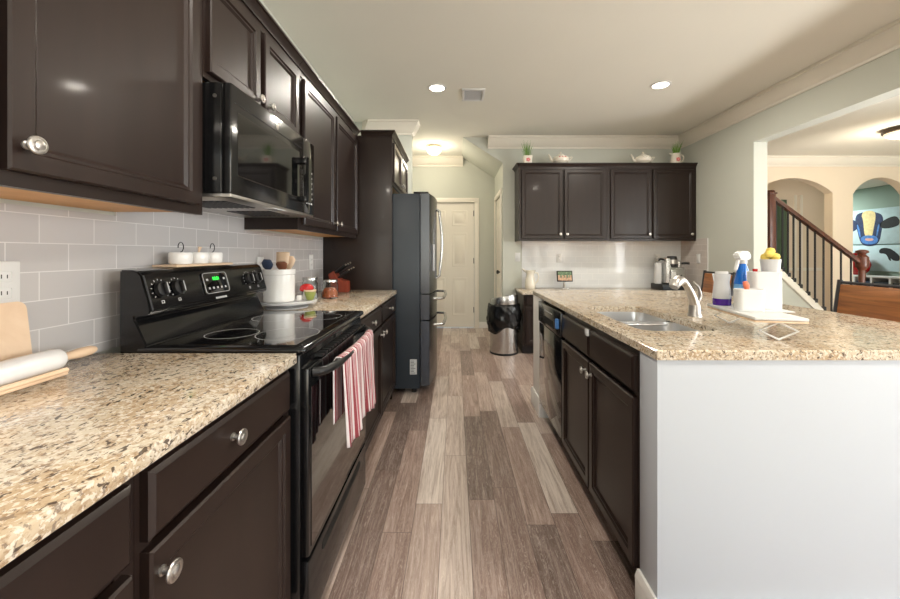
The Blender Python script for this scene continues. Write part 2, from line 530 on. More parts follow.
# hall right wall with the pantry door opening
PD0, PD1, PDZ = 5.28, 6.00, 2.04
b = MB()
b.prism([(YR + .12, 0), (PD0, 0), (PD0, PDZ), (PD1, PDZ), (PD1, 0), (YH, 0), (YH, 2.45), (YR + .12, 2.45)], 'x', 0.645, 0.765)
struct(b.build('wall_hall_right', M['wall']))
# far wall: hall door and the two arches of the stair hall in one plane
DX0, DX1, DZ = -0.52, 0.315, 2.04
def arch(x0, x1, spring, top, n=14):
    cx, hw = (x0 + x1) / 2, (x1 - x0) / 2
    sg = top - spring
    rad = (hw * hw + sg * sg) / (2 * sg)
    a0 = math.asin(hw / rad)
    return [(x0, 0)] + [(cx + rad * math.sin(a0 * (2 * i / n - 1)), top - rad + rad * math.cos(a0 * (2 * i / n - 1))) for i in range(n + 1)] + [(x1, 0)]
ARC1 = arch(4.86, 6.145, 2.20, 2.44)
ARC2 = arch(6.475, 7.40, 2.18, 2.45)
poly = [(WL, 0), (DX0, 0), (DX0, DZ), (DX1, DZ), (DX1, 0), (2.0, 0)]
poly += [(2.0, CEIL), (WL, CEIL)]
struct(MB().prism(poly, 'y', YH, YH + .14).build('wall_hall_far', M['wall']))
poly = [(2.0, 0)] + ARC1 + ARC2 + [(XE, 0), (XE, CEIL), (2.0, CEIL)]
struct(MB().prism(poly, 'y', YH, YH + .14).build('wall_arches', M['cream_wall']), 'cream wall with two arched openings')
# kitchen right wall: full height at the back, a header over the wide opening
YJ = 3.86
HZ = 2.355
poly = [(YB, 0), (YB + .7, 0), (YB + .7, HZ), (YJ, HZ), (YJ, 0), (YR, 0), (YR, CEIL), (YB, CEIL)]
struct(MB().prism(poly, 'x', XR, XR + .14).build('wall_right', M['wall']), 'grey green wall and header over the wide opening')
struct(MB().box(XE, XE + .15, YB, 11.0, 0, CEIL).build('wall_far_right', M['mint_wall']))
struct(MB().box(3.2, 7.86, 7.7, 7.84, 0, CEIL).build('wall_arch_hall', M['cream_wall']))
struct(MB().box(3.2, XE, 10.86, 11.0, 0, CEIL).build('wall_playroom_far', M['mint_wall']))
struct(MB().box(3.0, 3.19, YR + .12, 11.0, 0, CEIL).build('wall_stair_left', M['cream_wall']))
# wall behind the camera with its windows
xs = [WL] + [v for w in WINDOWS for v in w] + [XE]
b = MB()
for i in range(0, len(xs), 2): b.box(xs[i], xs[i + 1], YB - .15, YB, 0, CEIL)
for a, c in WINDOWS:
    b.box(a, c, YB - .15, YB, 0, WZ0); b.box(a, c, YB - .15, YB, WZ1, CEIL)
struct(b.build('wall_behind', M['wall']))
b = MB()
ys = [YB] + [v for w in ADDED_WINDOWS for v in w] + [4.0]
for i in range(0, len(ys), 2): b.box(XB, XB + .15, ys[i], ys[i + 1], 0, CEIL)
for a, c in ADDED_WINDOWS:
    b.box(XB, XB + .15, a, c, 0, WZ0); b.box(XB, XB + .15, a, c, WZ1, CEIL)
struct(b.build('wall_breakfast_right', M['wall']))  # unseen wall added to let side daylight in
for k, (a, c) in enumerate(ADDED_WINDOWS):
    b = MB()
    for z in (WZ0, (WZ0 + WZ1) / 2 - .02, WZ1 - .05): b.box(XB + .05, XB + .1, a, c, z, z + .05)
    for y in (a, (a + c) / 2 - .025, c - .05): b.box(XB + .05, XB + .1, y, y + .05, WZ0, WZ1)
    struct(b.build('window_%d' % (k + 4), M['trim']))  # frames of the invented windows in the added side wall
for k, (a, c) in enumerate(WINDOWS):
    b = MB()
    for z in (WZ0, (WZ0 + WZ1) / 2 - .02, WZ1 - .05): b.box(a, c, YB - .1, YB - .05, z, z + .05)
    for x in (a, (a + c) / 2 - .025, c - .05): b.box(x, x + .05, YB - .1, YB - .05, WZ0, WZ1)
    for f in (.25, .75):
        b.box(a + (c - a) * f - .008, a + (c - a) * f + .008, YB - .085, YB - .065, WZ0, WZ1)
    for f in (.25, .75):
        z = WZ0 + (WZ1 - WZ0) * f
        b.box(a, c, YB - .085, YB - .065, z - .008, z + .008)
    struct(b.build('window_%d' % (k + 1), M['trim']))

# crown mouldings
CP = [(0, -.155), (.012, -.155), (.016, -.135), (.03, -.125), (.055, -.085), (.078, -.045), (.082, -.028), (.095, -.024), (.095, 0), (0, 0)]
def crown(p0, p1, nrm, zc=CEIL, prof=CP, name=None, m=None, parent=None, ext=(0, 0)):
    d = Vector((p1[0] - p0[0], p1[1] - p0[1])).normalized()
    n = Vector(nrm)
    rings = []
    for p, e, sgn in ((p0, ext[0], -1), (p1, ext[1], 1)):
        rings.append([(p[0] + n.x * o + d.x * o * e * sgn, p[1] + n.y * o + d.y * o * e * sgn, zc + z) for o, z in prof])
    return MB().rings(rings, True, True).build(name, m or M['trim'], parent, 25)
tn = [0]
def trim(o):
    return struct(o)
runs = [((0.44, YR), (XR, YR), (0, -1), (0, -1)), ((XR, YB), (XR, YR), (-1, 0), (0, -1)), ((WL, 4.50), (-0.52, 4.50), (0, -1), (-1, 1)), ((-0.52, 4.50), (-0.52, 4.62), (1, 0), (1, 0)),
        ((WL, YH), (0.13, YH), (0, -1), (0, 0)), ((XR + .14, YH), (XE, YH), (0, -1), (0, 0))]
for i, (p0, p1, n, e) in enumerate(runs):
    struct(crown(p0, p1, n, name='trim_%d' % (i + 1), ext=e))
k = len(runs)
# hall door casing + pantry casing
b = MB()
for x0, x1 in ((DX0 - .075, DX0), (DX1, DX1 + .075)): b.box(x0, x1, YH - .018, YH, 0, DZ, .004)
b.box(DX0 - .075, DX1 + .075, YH - .018, YH, DZ, DZ + .075, .004)
struct(b.build('trim_8', M['door']))
b = MB()
for y0, y1 in ((PD0 - .07, PD0), (PD1, PD1 + .07)): b.box(.627, .645, y0, y1, 0, PDZ, .004)
b.box(.627, .645, PD0 - .07, PD1 + .07, PDZ, PDZ + .07, .004)
struct(b.build('trim_9', M['door']))
# chair rail and corner strip in the hall behind the arch
struct(MB().box(3.2, 7.86, 7.675, 7.7, .86, .92, .004).build('trim_10', M['trim']))
b = MB()
for x in (6.9, 7.02): b.box(x, x + .05, 7.68, 7.7, 0, 2.4, .004)
struct(b.build('trim_11', M['trim']))

def sixpanel(w, h, t=.035):
    b = MB()
    b.box(0, w, 0, t, 0.008, h)
    st = .11
    cw = (w - 3 * st) / 2
    for (z0, z1) in ((.2, .82), (1.0, 1.55), (1.66, h - .12)):
        for i in range(2):
            x0 = st + i * (cw + st)
            b.panel(x0, x0 + cw, z0, z1, [(0, 0.002), (0, -.001), (.012, .006 - .012), (.02, -.004), (.045, -.004), (.055, -.010)])
    return b
o = sixpanel(DX1 - DX0 - .008, DZ - .004).build('door_1', M['door']); o.location = (DX0 + .004, YH + .02, 0); struct(o, 'white six panel door at the end of the hall')
kb = MB().lathe([(0, 0), (.032, 0), (.032, .006), (.012, .01), (.011, .03), (.026, .042), (.029, .055), (.02, .066), (0, .068)], n=20, mx=Matrix.Rotation(PI / 2, 4, 'X')).build('door_knob', M['nickel'], o)
kb.location = (.07, 0, .95); kb['label'] = 'nickel round door knob'
hg = MB()
for z in (.25, 1.05, 1.82): hg.cyl((DX1 - DX0 - .012, -.006, z), (DX1 - DX0 - .012, -.006, z + .09), .006)
hg.build('hinge', M['iron'], o)
o = sixpanel(PD1 - PD0 - .008, PDZ - .004).build('door_2', M['door']); o.location = (.655, PD1 - .004, 0); o.rotation_euler = (0, 0, -PI / 2); struct(o, 'pantry door edge on in the hall')
kb = MB().lathe([(0, 0), (.032, 0), (.032, .006), (.012, .01), (.011, .03), (.026, .042), (.029, .055), (.02, .066), (0, .068)], n=20, mx=Matrix.Rotation(PI / 2, 4, 'X')).build('door_knob', M['iron'], o)
kb.location = (.64, 0, .95); kb['label'] = 'black round door knob'
o = sixpanel(.84, 2.3).build('door_3', M['green_door']); o.location = (5.88, 7.655, 0); struct(o, 'dark green door behind the stair railing')

# baseboards
def bb(name, x0, x1, y0, y1, h=.10):
    b = MB(); b.box(x0, x1, y0, y1, 0, h * .8, .002); b.box(min(x0, x1), max(x0, x1), y0, y1, h * .8, h, .004)
    return struct(b.build(name, M['base_paint']))
bb('baseboard_hall_far', DX1 + .075, .645, YH - .015, YH)
bb('baseboard_back', .645, .80, YR - .015, YR)
bb('baseboard_hall_left', WL, WL + .015, 4.62, YH - .001)
bb('baseboard_right', XR - .015, XR, YJ, 4.5)
bb('baseboard_fridge_corner', -1.0, -.52, 4.485, 4.5)

# island half wall (end panel, knee wall, far end panel)
IX0, IY0, IY1, IX1 = .638, 1.192, 3.09, 1.97
KW = 1.62
struct(MB().box(IX0, KW, IY0, 1.306, 0, .883, .002).build('wall_island_end', M['white_wall']), 'pale white painted end wall of the island')
struct(MB().box(1.30, KW, 1.306, 2.80, 0, .883, .002).build('wall_island_right', M['white_wall']))
struct(MB().box(IX0, KW, 2.80, IY1 - .01, 0, .883, .002).build('wall_island_far', M['base_paint']), 'white end post of the island beyond the dishwasher')  # lighter paint than the end wall, offsetting the shade on this side
def bboard(name, x0, x1, y0, y1, h=.13):
    b = MB(); b.box(x0, x1, y0, y1, 0, h - .03, .002); b.prism([(x0, h - .03), (x0, h - .022), (x0 + .008, h), (x1, h), (x1, h - .03)], 'y', y0, y1)
    return struct(b.build(name, M['base_paint']))
bboard('baseboard_island_end', IX0 - .017, IX0 - .0005, IY0 - .016, 1.306)
bboard('baseboard_island_far', IX0 - .017, IX0 - .0005, 2.80, IY1 + .005)
bb('baseboard_island_front', IX0, KW, IY0 - .016, IY0 - .0005, .13)

# ------------------------------------------------------------------ cabinet kit (front faces -y, width along +x)
def make_knob_mesh():
    b = MB()
    b.lathe([(0, 0), (.0085, 0), (.0085, .003), (.0055, .005), (.005, .014), (.008, .017), (.0165, .019), (.0175, .022), (.0165, .0245), (.013, .0255), (.0125, .0245), (.009, .0245), (.0085, .0275), (.0045, .029), (0, .029)],
            n=28, mx=Matrix.Rotation(PI / 2, 4, 'X'))
    o = b.build('knob', M['nickel'])
    me = o.data
    bpy.data.objects.remove(o)
    return me
KNOB = make_knob_mesh()
T = .020
def knob(parent, x, z, y=-T):
    o = bpy.data.objects.new('knob', KNOB)
    o.location = (x, y, z)
    C.objects.link(o); o.parent = parent
    o['label'] = 'satin nickel round knob'
    return o
DOORP = [(0, 0), (0, -.016), (.004, -T), (.036, -T), (.041, -T + .006), (.047, -T + .006), (.056, -T + .013), (.058, -T + .013)]
DRAWP = [(0, 0), (0, -.014), (.004, -.017), (.009, -T)]
def front(root, kind, x0, x1, z0, z1, kn=None):
    o = MB().panel(x0, x1, z0, z1, DOORP if kind == 'door' else DRAWP).build(kind if kind == 'door' else 'drawer', M['espresso'], root, 20)
    if kn: knob(o, *kn)
    return o

def base_cab(loc, rz, w, d, label, group, fronts, top=.882, openbox=False):
    r = empty('base_cabinet', loc, label, 'cabinet', group, rz)
    b = MB()
    if openbox:
        b.box(0, .018, .02, d, .1, top); b.box(w - .018, w, .02, d, .1, top)
        b.box(.018, w - .018, .02, d, .1, .118); b.box(.018, w - .018, d - .012, d, .118, top)
    else:
        b.box(0, w, .02, d, .1, top)
    b.build('body', M['espresso'], r)
    b = MB()
    b.box(0, w, 0, .02, top - .035, top); b.box(0, w, 0, .02, .1, .13)
    b.box(0, .035, 0, .02, .13, top - .035); b.box(w - .035, w, 0, .02, .13, top - .035)
    b.box(.035, w - .035, .004, .02, top - .17, top - .13)
    b.build('face_frame', M['espresso'], r)
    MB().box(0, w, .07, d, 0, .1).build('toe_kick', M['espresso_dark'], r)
    for f in fronts: front(r, *f)
    return r

def upper_cab(loc, rz, w, d, h, label, group, fronts, sides=False):
    r = empty('wall_cabinet', loc, label, 'cabinet', group, rz)
    MB().box(0, w, .02, d, .025, h).build('body', M['espresso'], r)
    b = MB()
    b.box(0, w, 0, .02, 0, .04); b.box(0, w, 0, .02, h - .04, h)
    b.box(0, .03, 0, .02, .04, h - .04); b.box(w - .03, w, 0, .02, .04, h - .04)
    b.box(.03, w - .03, .006, .02, .04, h - .04)
    if sides: b.box(0, .015, .02, d, 0, .025)
    b.build('face_frame', M['espresso'], r)
    MB().box(.015 if sides else .0, w, .02, d, .010, .025).build('bottom_panel', M['maple'], r)['label'] = 'light maple underside'
    for f in fronts: front(r, *f)
    return r
CCP = [(0, -.045), (.006, -.045), (.010, -.032), (.024, -.016), (.028, -.012), (.034, -.010), (.034, 0), (0, 0)]
def cab_crown(root, w, h, ext=(0, 0), p0=None, p1=None, n=(0, -1)):
    crown(p0 or (0, 0), p1 or (w, 0), n, zc=h, prof=CCP, name='crown_moulding', m=M['espresso'], parent=root, ext=ext)

# ------------------------------------------------------------------ left run
XF = -.51            # left base face frame
RL = PI / 2
g_base = 'dark base cabinets'
base_cab((XF, -.45, 0), RL, 1.05, .59, 'dark brown base cabinet nearest the viewer on the left, cut off by the frame', None,
         [('drawer', .03, 1.028, .745, .866, (.5, .806)), ('door', .03, .525, .12, .728, None), ('door', .533, 1.028, .12, .728, None)])
base_cab((XF, .601, 0), RL, .555, .59, 'dark brown base cabinet with one drawer just left of the black range', None,
         [('drawer', .010, .528, .752, .866, (.232, .815)), ('door', .010, .528, .12, .735, (.030, .69))])
base_cab((XF, 1.942, 0), RL, 1.205, .59, 'dark base cabinet with two drawers between range and refrigerator', None,
         [('drawer', .03, .585, .745, .862, (.3, .805)), ('drawer', .615, 1.18, .745, .862, (.9, .805)),
          ('door', .03, .592, .12, .728, (.55, .68)), ('door', .606, 1.18, .12, .728, (.65, .68))])
def slab(name, x0, x1, y0, y1, z0, z1, label):
    o = MB().box(x0, x1, y0, y1, z0, z1, .004, 2).build(name, M['granite'])
    return tag(o, label, 'countertop')
slab('granite_countertop', -1.099, -.483, -.6, 1.158, .8825, .914, 'speckled beige granite countertop with rolling pin, in the left foreground')
slab('granite_countertop', -1.099, -.483, 1.938, 3.146, .8825, .914, 'speckled beige granite countertop between range and refrigerator, under the white crock')
# tile
UB0 = 1.343
tag(MB().prism([(-.6, .9145), (3.148, .9145), (3.148, UB0 - .002), (1.975, UB0 - .002), (1.975, 1.405), (1.228, 1.405), (1.228, UB0 - .002), (-.6, UB0 - .002)], 'x', WL + .0005, -1.10).build('tile_backsplash', M['tile_left']), 'grey subway tile backsplash behind the range on the left wall', 'backsplash')

UX = -.80 - .0       # front of left wall cabinet doors
UF = UX - T
UB, UT = 1.343, 2.20
UD = UF + 1.108 - .0005
# near cabinets
c = upper_cab((UF, -.45, UB), RL, 1.115, UD, UT - UB, 'dark brown wall cabinet at the top left corner, cut off by the frame', 'dark wall cabinets on the left', [('door', .04, .55, .028, UT - UB - .05, None), ('door', .556, 1.10, .028, UT - UB - .05, None)])
cab_crown(c, 1.115, UT - UB + .035)
c = upper_cab((UF, .667, UB), RL, .560, UD, UT - UB, 'dark brown wall cabinet with a single large door left of the microwave', 'dark wall cabinets on the left', [('door', .012, .522, .028, UT - UB - .05, (.038, .078))])
cab_crown(c, .560, UT - UB + .035)
h2 = UT - 1.795
c = upper_cab((UF, 1.229, 1.795), RL, .742, UD, h2, 'short two door dark wall cabinet above the microwave', 'dark wall cabinets on the left', [('door', .012, .330, .02, h2 - .05, (.303, .05)), ('door', .368, .712, .02, h2 - .05, (.395, .05))])
cab_crown(c, .742, h2 + .035)
c = upper_cab((UF, 1.973, UB), RL, 1.174, UD, UT - UB, 'tall two door dark wall cabinet between microwave and refrigerator panel', 'dark wall cabinets on the left', [('door', .045, .565, .028, UT - UB - .05, (.535, .075)), ('door', .60, 1.155, .028, UT - UB - .05, (.632, .075))], True)
cab_crown(c, 1.174, UT - UB + .035)

# refrigerator enclosure: side panel and the cabinet above
PX = -.525
tag(MB().box(-1.099, PX, 3.15, 3.172, 0, 2.20, .001).build('refrigerator_side_panel', M['espresso']), 'tall dark brown panel standing between the left counter and the refrigerator', 'cabinet panel')
FB = 1.80
r = upper_cab((PX - .005, 3.174, FB), RL, .94, .567, 2.20 - FB, 'small dark two door wall cabinet above the refrigerator', None,
              [('door', .02, .463, .02, 2.20 - FB - .05, (.435, .06)), ('door', .477, .92, .02, 2.20 - FB - .05, (.505, .06))])
cab_crown(r, .94, 2.235 - FB, (1, 0), (-.024, 0), (.94, 0))
crown((-.024, .25), (-.024, 0), (-1, 0), zc=2.235 - FB, prof=CCP, name='crown_moulding', m=M['espresso'], parent=r, ext=(0, 1))

# ------------------------------------------------------------------ range
RY0, RY1 = 1.166, 1.918
R = empty('electric_range', (0, 0, 0), 'black freestanding electric range with glass cooktop and a striped towel on its handle', 'stove')
b = MB(); b.box(-1.036, -.478, RY0, RY1, .03, .905, .004)
for y in (RY0 + .04, RY1 - .08):
    for x in (-1.0, -.56): b.cyl((x, y + .02, 0), (x, y + .02, .03), .02)
b.build('body', M['black'], R)
ct = MB()
ct.box(-.985, -.462, RY0 - .002, RY1 + .002, .905, .929, .010, 3)
ct.build('cooktop', M['black'], R)
gl = MB(); gl.box(-.945, -.50, RY0 + .025, RY1 - .025, .9285, .9305, .0008, 1)
gl = gl.build('glass_surface', M['black_glass'], R)
for bx, by, br in ((-.80, 1.36, .085), (-.80, 1.70, .10), (-.60, 1.36, .105), (-.60, 1.72, .08)):
    MB().lathe([(br, 0), (br + .0008, .0003), (br + .0016, 0)], (bx, by, .9306), 48).build('burner_ring', M['grey_mark'], gl)
# backguard
bg = MB()
prof = [(-1.036, .905), (-.965, .905), (-.952, .932), (-.955, .940), (-.984, 1.004), (-.99, 1.012), (-.99, 1.022), (-.945, 1.028), (-.938, 1.04), (-.968, 1.150), (-.98, 1.163), (-1.0, 1.167), (-1.036, 1.167)]
bg.prism(prof, 'y', RY0, 1.888, 0, .004)
bgo = bg.build('backguard', M['black'], R)
pm = MB()   # light edge lines on the panel ends
def on_panel(y, f, out=.002):  # point on sloping panel: f 0 bottom..1 top
    return (-.938 - .030 * f + out, y, 1.042 + .108 * f)
for y in (RY0 + .006,): pm.tube([on_panel(y, 0), on_panel(y, .5), on_panel(y, 1)], .0025, 6)
pm.build('end_trim', M['gunmetal'], bgo)
tilt = math.atan2(.030, .108)
def panel_mx(y, f, out=.003):
    # local x -> world +y, local y -> up the panel, local z -> out of the panel (+x)
    zx = Vector((math.cos(tilt), 0, math.sin(tilt))); yx = Vector((-math.sin(tilt), 0, math.cos(tilt))); xx = Vector((0, 1, 0))
    m = Matrix((xx, yx, zx)).transposed().to_4x4()
    m.translation = Vector(on_panel(y, f, out))
    return m
for (y, f) in ((1.222, .56), (1.296, .56), (1.74, .56), (1.812, .56)):
    k = MB()
    mx = panel_mx(y, f)
    k.lathe([(0, 0), (.026, 0), (.025, .012), (.021, .014), (0, .014)], n=28, mx=mx)
    k.box(-.005, .005, -.019, .019, .012, .026, .003, 2, 0, mx)
    k = k.build('control_knob', M['black_plastic'], bgo)
    d = MB(); d.box(-.0016, .0016, -.018, .018, .0262, .0268, 0, 1, 0, mx); d.build('pointer', M['grey_mark'], k)
    d = MB()
    for a in range(11):
        an = -2.3 + a * .46
        d.box(-.0013, .0013, .0305, .0355, -.0025, -.0018, 0, 1, 0, mx @ Matrix.Rotation(an, 4, 'Z'))
    d.box(-.006, -.004, -.046, -.036, -.0025, -.0018, 0, 1, 0, mx); d.box(.004, .006, -.046, -.036, -.0025, -.0018, 0, 1, 0, mx)
    d.box(-.006, .006, -.046, -.044, -.0025, -.0018, 0, 1, 0, mx); d.box(-.006, .006, -.038, -.036, -.0025, -.0018, 0, 1, 0, mx)
    d.build('dial_marks', M['grey_mark'], bgo)
mx = panel_mx(1.505, .56)
dp = MB(); dp.box(-.075, .075, -.042, .042, -.004, .0025, .004, 2, 0, mx)
dp = dp.build('display_panel', M['black_glass'], bgo)
d = MB()
pts = [mx @ Vector(p) for p in rrect(-.073, .073, -.040, .040, .003, .012)]
d.tube(pts + [pts[0]], .0012, 5)
for x in (-.05, -.025, 0, .025, .05):
    d.box(x - .005, x + .005, -.024, -.016, .0027, .0032, 0, 1, 0, mx)
d.box(-.058, -.046, .010, .018, .0027, .0032, 0, 1, 0, mx); d.box(.046, .058, .010, .018, .0027, .0032, 0, 1, 0, mx)
d.build('button', M['grey_mark'], dp)
text_mesh('clock_digits', '10:01', .020, M['green_led'], dp, mx @ Matrix.Translation((0, .016, .0035)))
d = MB(); mx2 = panel_mx(1.52, .02)
for i in range(9): d.box(-.036 + i * .008, -.030 + i * .008, -.004, .004, -.0025, -.0018, 0, 1, 0, mx2)
d.build('name_badge', M['grey_mark'], bgo)
# oven door, handle, drawer
dr = MB(); dr.box(-.478, -.452, RY0 + .004, RY1 - .004, .275, .862, .006, 2)
dr = dr.build('oven_door', M['black'], R)
MB().box(-.4525, -.4495, RY0 + .02, RY1 - .02, .30, .80, .001, 1).build('oven_glass', M['black_glass'], dr)
vt = MB()
for i in range(16):
    y = RY0 + .12 + i * .034
    vt.box(-.478, -.4505, y, y + .02, .868, .876)
vt.build('vent_slot', M['black_plastic'], R)
hp = [(-.452, RY0 + .035, .842), (-.436, RY0 + .04, .842), (-.418, RY0 + .07, .840), (-.405, RY0 + .14, .838), (-.398, RY0 + .26, .838), (-.396, (RY0 + RY1) / 2, .838)]
hp = hp + [(x, RY0 + RY1 - y, z) for x, y, z in reversed(hp[:-1])]
MB().tube(hp, .0145, 14).build('handle', M['black_plastic'], dr)
dw = MB(); dw.box(-.478, -.452, RY0 + .004, RY1 - .004, .05, .262, .006, 2)
dw = dw.build('storage_drawer', M['black'], R)
pts = rrect(RY0 + .12, RY1 - .12, .205, .238, 0, .015)
MB().rings([[(-.4525, p[0], p[1]) for p in pts], [(-.450, p[0], p[1]) for p in pts]], True, True).build('drawer_pull', M['black_matte'], dw)  # flat black plate standing in for the shade of a scooped pull

# towel over the handle
def towel():
    t = bmesh.new()
    uvl = t.loops.layers.uv.new('UVMap')
    ny, ns = 64, 34
    y0, y1 = 1.325, 1.808
    grid = []
    for i in range(ny + 1):
        u = i / ny
        col = []
        hang = .288 + .02 * math.sin(u * 9 + 1) - .012 * u + .02 * abs(math.sin(u * 5))
        back = .22
        rr = .0185
        tot = hang + PI * rr + back
        for j in range(ns + 1):
            s = tot * j / ns
            fold = (.010 * math.sin(u * 26) + .006 * math.sin(u * 47 + 1))
            yy = y0 + (y1 - y0) * u
            hx = -.398 - .012 * (2 * u - 1) ** 2
            if s < back:
                x = hx - rr - .0 + .15 * fold * (1 - s / back); z = .838 - (back - s)
            elif s < back + PI * rr:
                a = (s - back) / rr
                x = hx - rr * math.cos(a); z = .838 + rr * math.sin(a)
            else:
                q = (s - back - PI * rr) / hang
                x = hx + rr + abs(fold) * q * 1.3 + .006 * q; z = .838 - q * hang
                yy += .012 * math.sin(u * 13) * q - .015 * q * (u - .4)
            col.append((t.verts.new((x, yy, z)), (u, s)))
        grid.append(col)
    for i in range(ny):
        for j in range(ns):
            q = [grid[i][j], grid[i + 1][j], grid[i + 1][j + 1], grid[i][j + 1]]
            f = t.faces.new([v[0] for v in q])
            for lp, v in zip(f.loops, q): lp[uvl].uv = v[1]
            f.smooth = True
    me = bpy.data.meshes.new('dish_towel')
    t.to_mesh(me); t.free()
    me.materials.append(M['towel'])
    o = bpy.data.objects.new('dish_towel', me)
    C.objects.link(o)
    md = o.modifiers.new('thick', 'SOLIDIFY'); md.thickness = .003; md.offset = 1
    return tag(o, 'red and white striped dish towel hanging over the oven handle', 'towel')
towel()

# ------------------------------------------------------------------ microwave
MY0, MY1, MZ0, MZ1, MX = 1.236, 1.966, 1.404, 1.780, -.732
Q = empty('over_range_microwave', (-.9, 1.55, MZ0), 'black microwave mounted above the range', 'microwave')
def qb(): return MB()
inv = Matrix.Translation((.9, -1.55, -MZ0))
def qbuild(b, name, m, parent):
    bmesh.ops.transform(b.bm, matrix=inv, verts=b.bm.verts)
    return b.build(name, m, parent)
b = MB(); b.box(-1.098, MX - .032, MY0, MY1, MZ0 + .012, MZ1, .003)
body = qbuild(b, 'body', M['black'], Q)
for (x, z) in ((-.785, MZ1 - .045), (-.785, MZ0 + .06)):
    b = MB(); b.cyl((x, MY0, z), (x, MY0 - .003, z), .006)
    qbuild(b, 'screw', M['nickel'], body)
b = MB(); b.box(MX - .032, MX, MY0, MY1 - .14, MZ0 + .01, MZ1, .006, 2)
door = qbuild(b, 'door', M['black'], Q)
b = MB(); b.box(MX - .001, MX + .0015, MY0 + .035, MY1 - .19, MZ0 + .075, MZ1 - .085, .001, 1)
qbuild(b, 'window', M['black_glass'], door)
b = MB(); b.box(MX - .0005, MX + .0008, MY0 + .02, MY1 - .16, MZ1 - .062, MZ1 - .0595)
qbuild(b, 'vent_line', M['black_matte'], door)
b = MB(); b.lathe([(0, 0), (.012, 0), (.012, .001), (.0105, .0015), (0, .0015)], (MX, 1.56, MZ1 - .04), 24, 0, Matrix.Rotation(PI / 2, 4, 'Y'))
qbuild(b, 'badge', M['nickel'], door)
b = MB()
hy = MY1 - .165
b.prism([(hy - .022, MZ0 + .055), (hy + .022, MZ0 + .055), (hy + .022, MZ0 + .27), (hy - .022, MZ0 + .27)], 'x', MX + .028, MX + .042, 0, .005)
b.box(MX, MX + .032, hy - .018, hy + .018, MZ0 + .057, MZ0 + .085, .004); b.box(MX, MX + .032, hy - .018, hy + .018, MZ0 + .24, MZ0 + .268, .004)
qbuild(b, 'handle', M['black'], door)
b = MB(); b.box(MX - .032, MX, MY1 - .138, MY1, MZ0 + .01, MZ1, .005, 2)
cp = qbuild(b, 'control_panel', M['black_glass'], Q)
b = MB()
for i in range(7):
    for j in range(3):
        b.box(MX, MX + .001, MY1 - .11 + j * .03, MY1 - .092 + j * .03, MZ0 + .06 + i * .026, MZ0 + .068 + i * .026)
qbuild(b, 'keypad', M['grey_mark'], cp)
b = MB(); b.box(-1.095, MX - .004, MY0 + .003, MY1 - .003, MZ0, MZ0 + .012, .002)
up = qbuild(b, 'underside', M['nickel'], Q)
for y in (MY0 + .1, MY0 + .42):
    b = MB(); b.box(-1.0, -.81, y, y + .2, MZ0 - .001, MZ0)
    for i in range(9):
        b.box(-1.0 + i * .022, -.99 + i * .022, y, y + .2, MZ0 - .003, MZ0 - .0005)
    qbuild(b, 'grease_filter', M['gunmetal'], up)
b = MB(); b.box(-.78, -.735, MY0 + .3, MY0 + .4, MZ0 - .003, MZ0); qbuild(b, 'lamp_cover', M['frost'], up)

# ------------------------------------------------------------------ refrigerator
FY0, FY1 = 3.27, 4.06
F = empty('refrigerator', (-.65, 3.66, 0), 'dark stainless french door refrigerator beside the tall brown panel', 'refrigerator')
invf = Matrix.Translation((.65, -3.66, 0))
def fb(b, name, m, parent, ang=35):
    bmesh.ops.transform(b.bm, matrix=invf, verts=b.bm.verts)
    return b.build(name, m, parent, ang)
b = MB(); b.box(-1.04, -.305, FY0, FY1, .045, 1.735, .004)
body = fb(b, 'body', M['fridge_side'], F)
for y in (FY0 + .06, FY1 - .06):
    for x in (-.36, -.98):
        b = MB(); b.cyl((x, y, 0), (x, y, .046), .022); fb(b, 'foot', M['black_plastic'], body)
b = MB(); b.box(-.39, -.376 + .046, FY0 - .0015, FY0, .17, .30); lab = fb(b, 'rating_label', M['white_plastic'], body)
lab['label'] = 'white printed label'
b = MB()
for i in range(9):
    b.box(-.384, -.384 + .030 + .012 * (i % 3 == 0), FY0 - .002, FY0 - .0014, .18 + i * .013, .184 + i * .013)
fb(b, 'print_line', M['black_plastic'], lab)
def fdoor(y0, y1, z0, z1, name='door'):
    n = 14
    ring0, ring1 = [], []
    poly = [(-.298, y0), (-.298, y1), (-.235, y1)]
    yc = (FY0 + FY1) / 2
    hw = (FY1 - FY0) / 2
    for i in range(n + 1):
        y = y1 - (y1 - y0) * i / n
        poly.append((-.222 + .045 * (1 - ((y - yc) / hw) ** 2), y))
    poly.append((-.235, y0))
    b = MB(); b.prism(poly, 'z', z0, z1, 0, .003)
    return fb(b, name, M['dark_steel'], F, 25)
ymid = (FY0 + FY1) / 2
d1 = fdoor(FY0, ymid - .002, .868, 1.735)
d2 = fdoor(ymid + .002, FY1, .868, 1.735)
d3 = fdoor(FY0, FY1, .64, .858, 'freezer_drawer')
d4 = fdoor(FY0, FY1, .07, .63, 'freezer_drawer')
for y in (FY0 + .004, FY1 - .07):
    b = MB(); b.box(-.36, -.23, y, y + .066, 1.736, 1.752, .003); fb(b, 'hinge_cover', M['black_plastic'], body)
for d, yy in ((d1, ymid - .035), (d2, ymid + .035)):
    pts = [(-.18, yy, .98), (-.15, yy, 1.0)] + [(-.155 + .03 * math.sin(PI * i / 10), yy, 1.0 + .62 * i / 10) for i in range(1, 10)] + [(-.15, yy, 1.62), (-.18, yy, 1.64)]
    b = MB(); b.tube(pts, .011, 12); fb(b, 'handle', M['steel'], d)
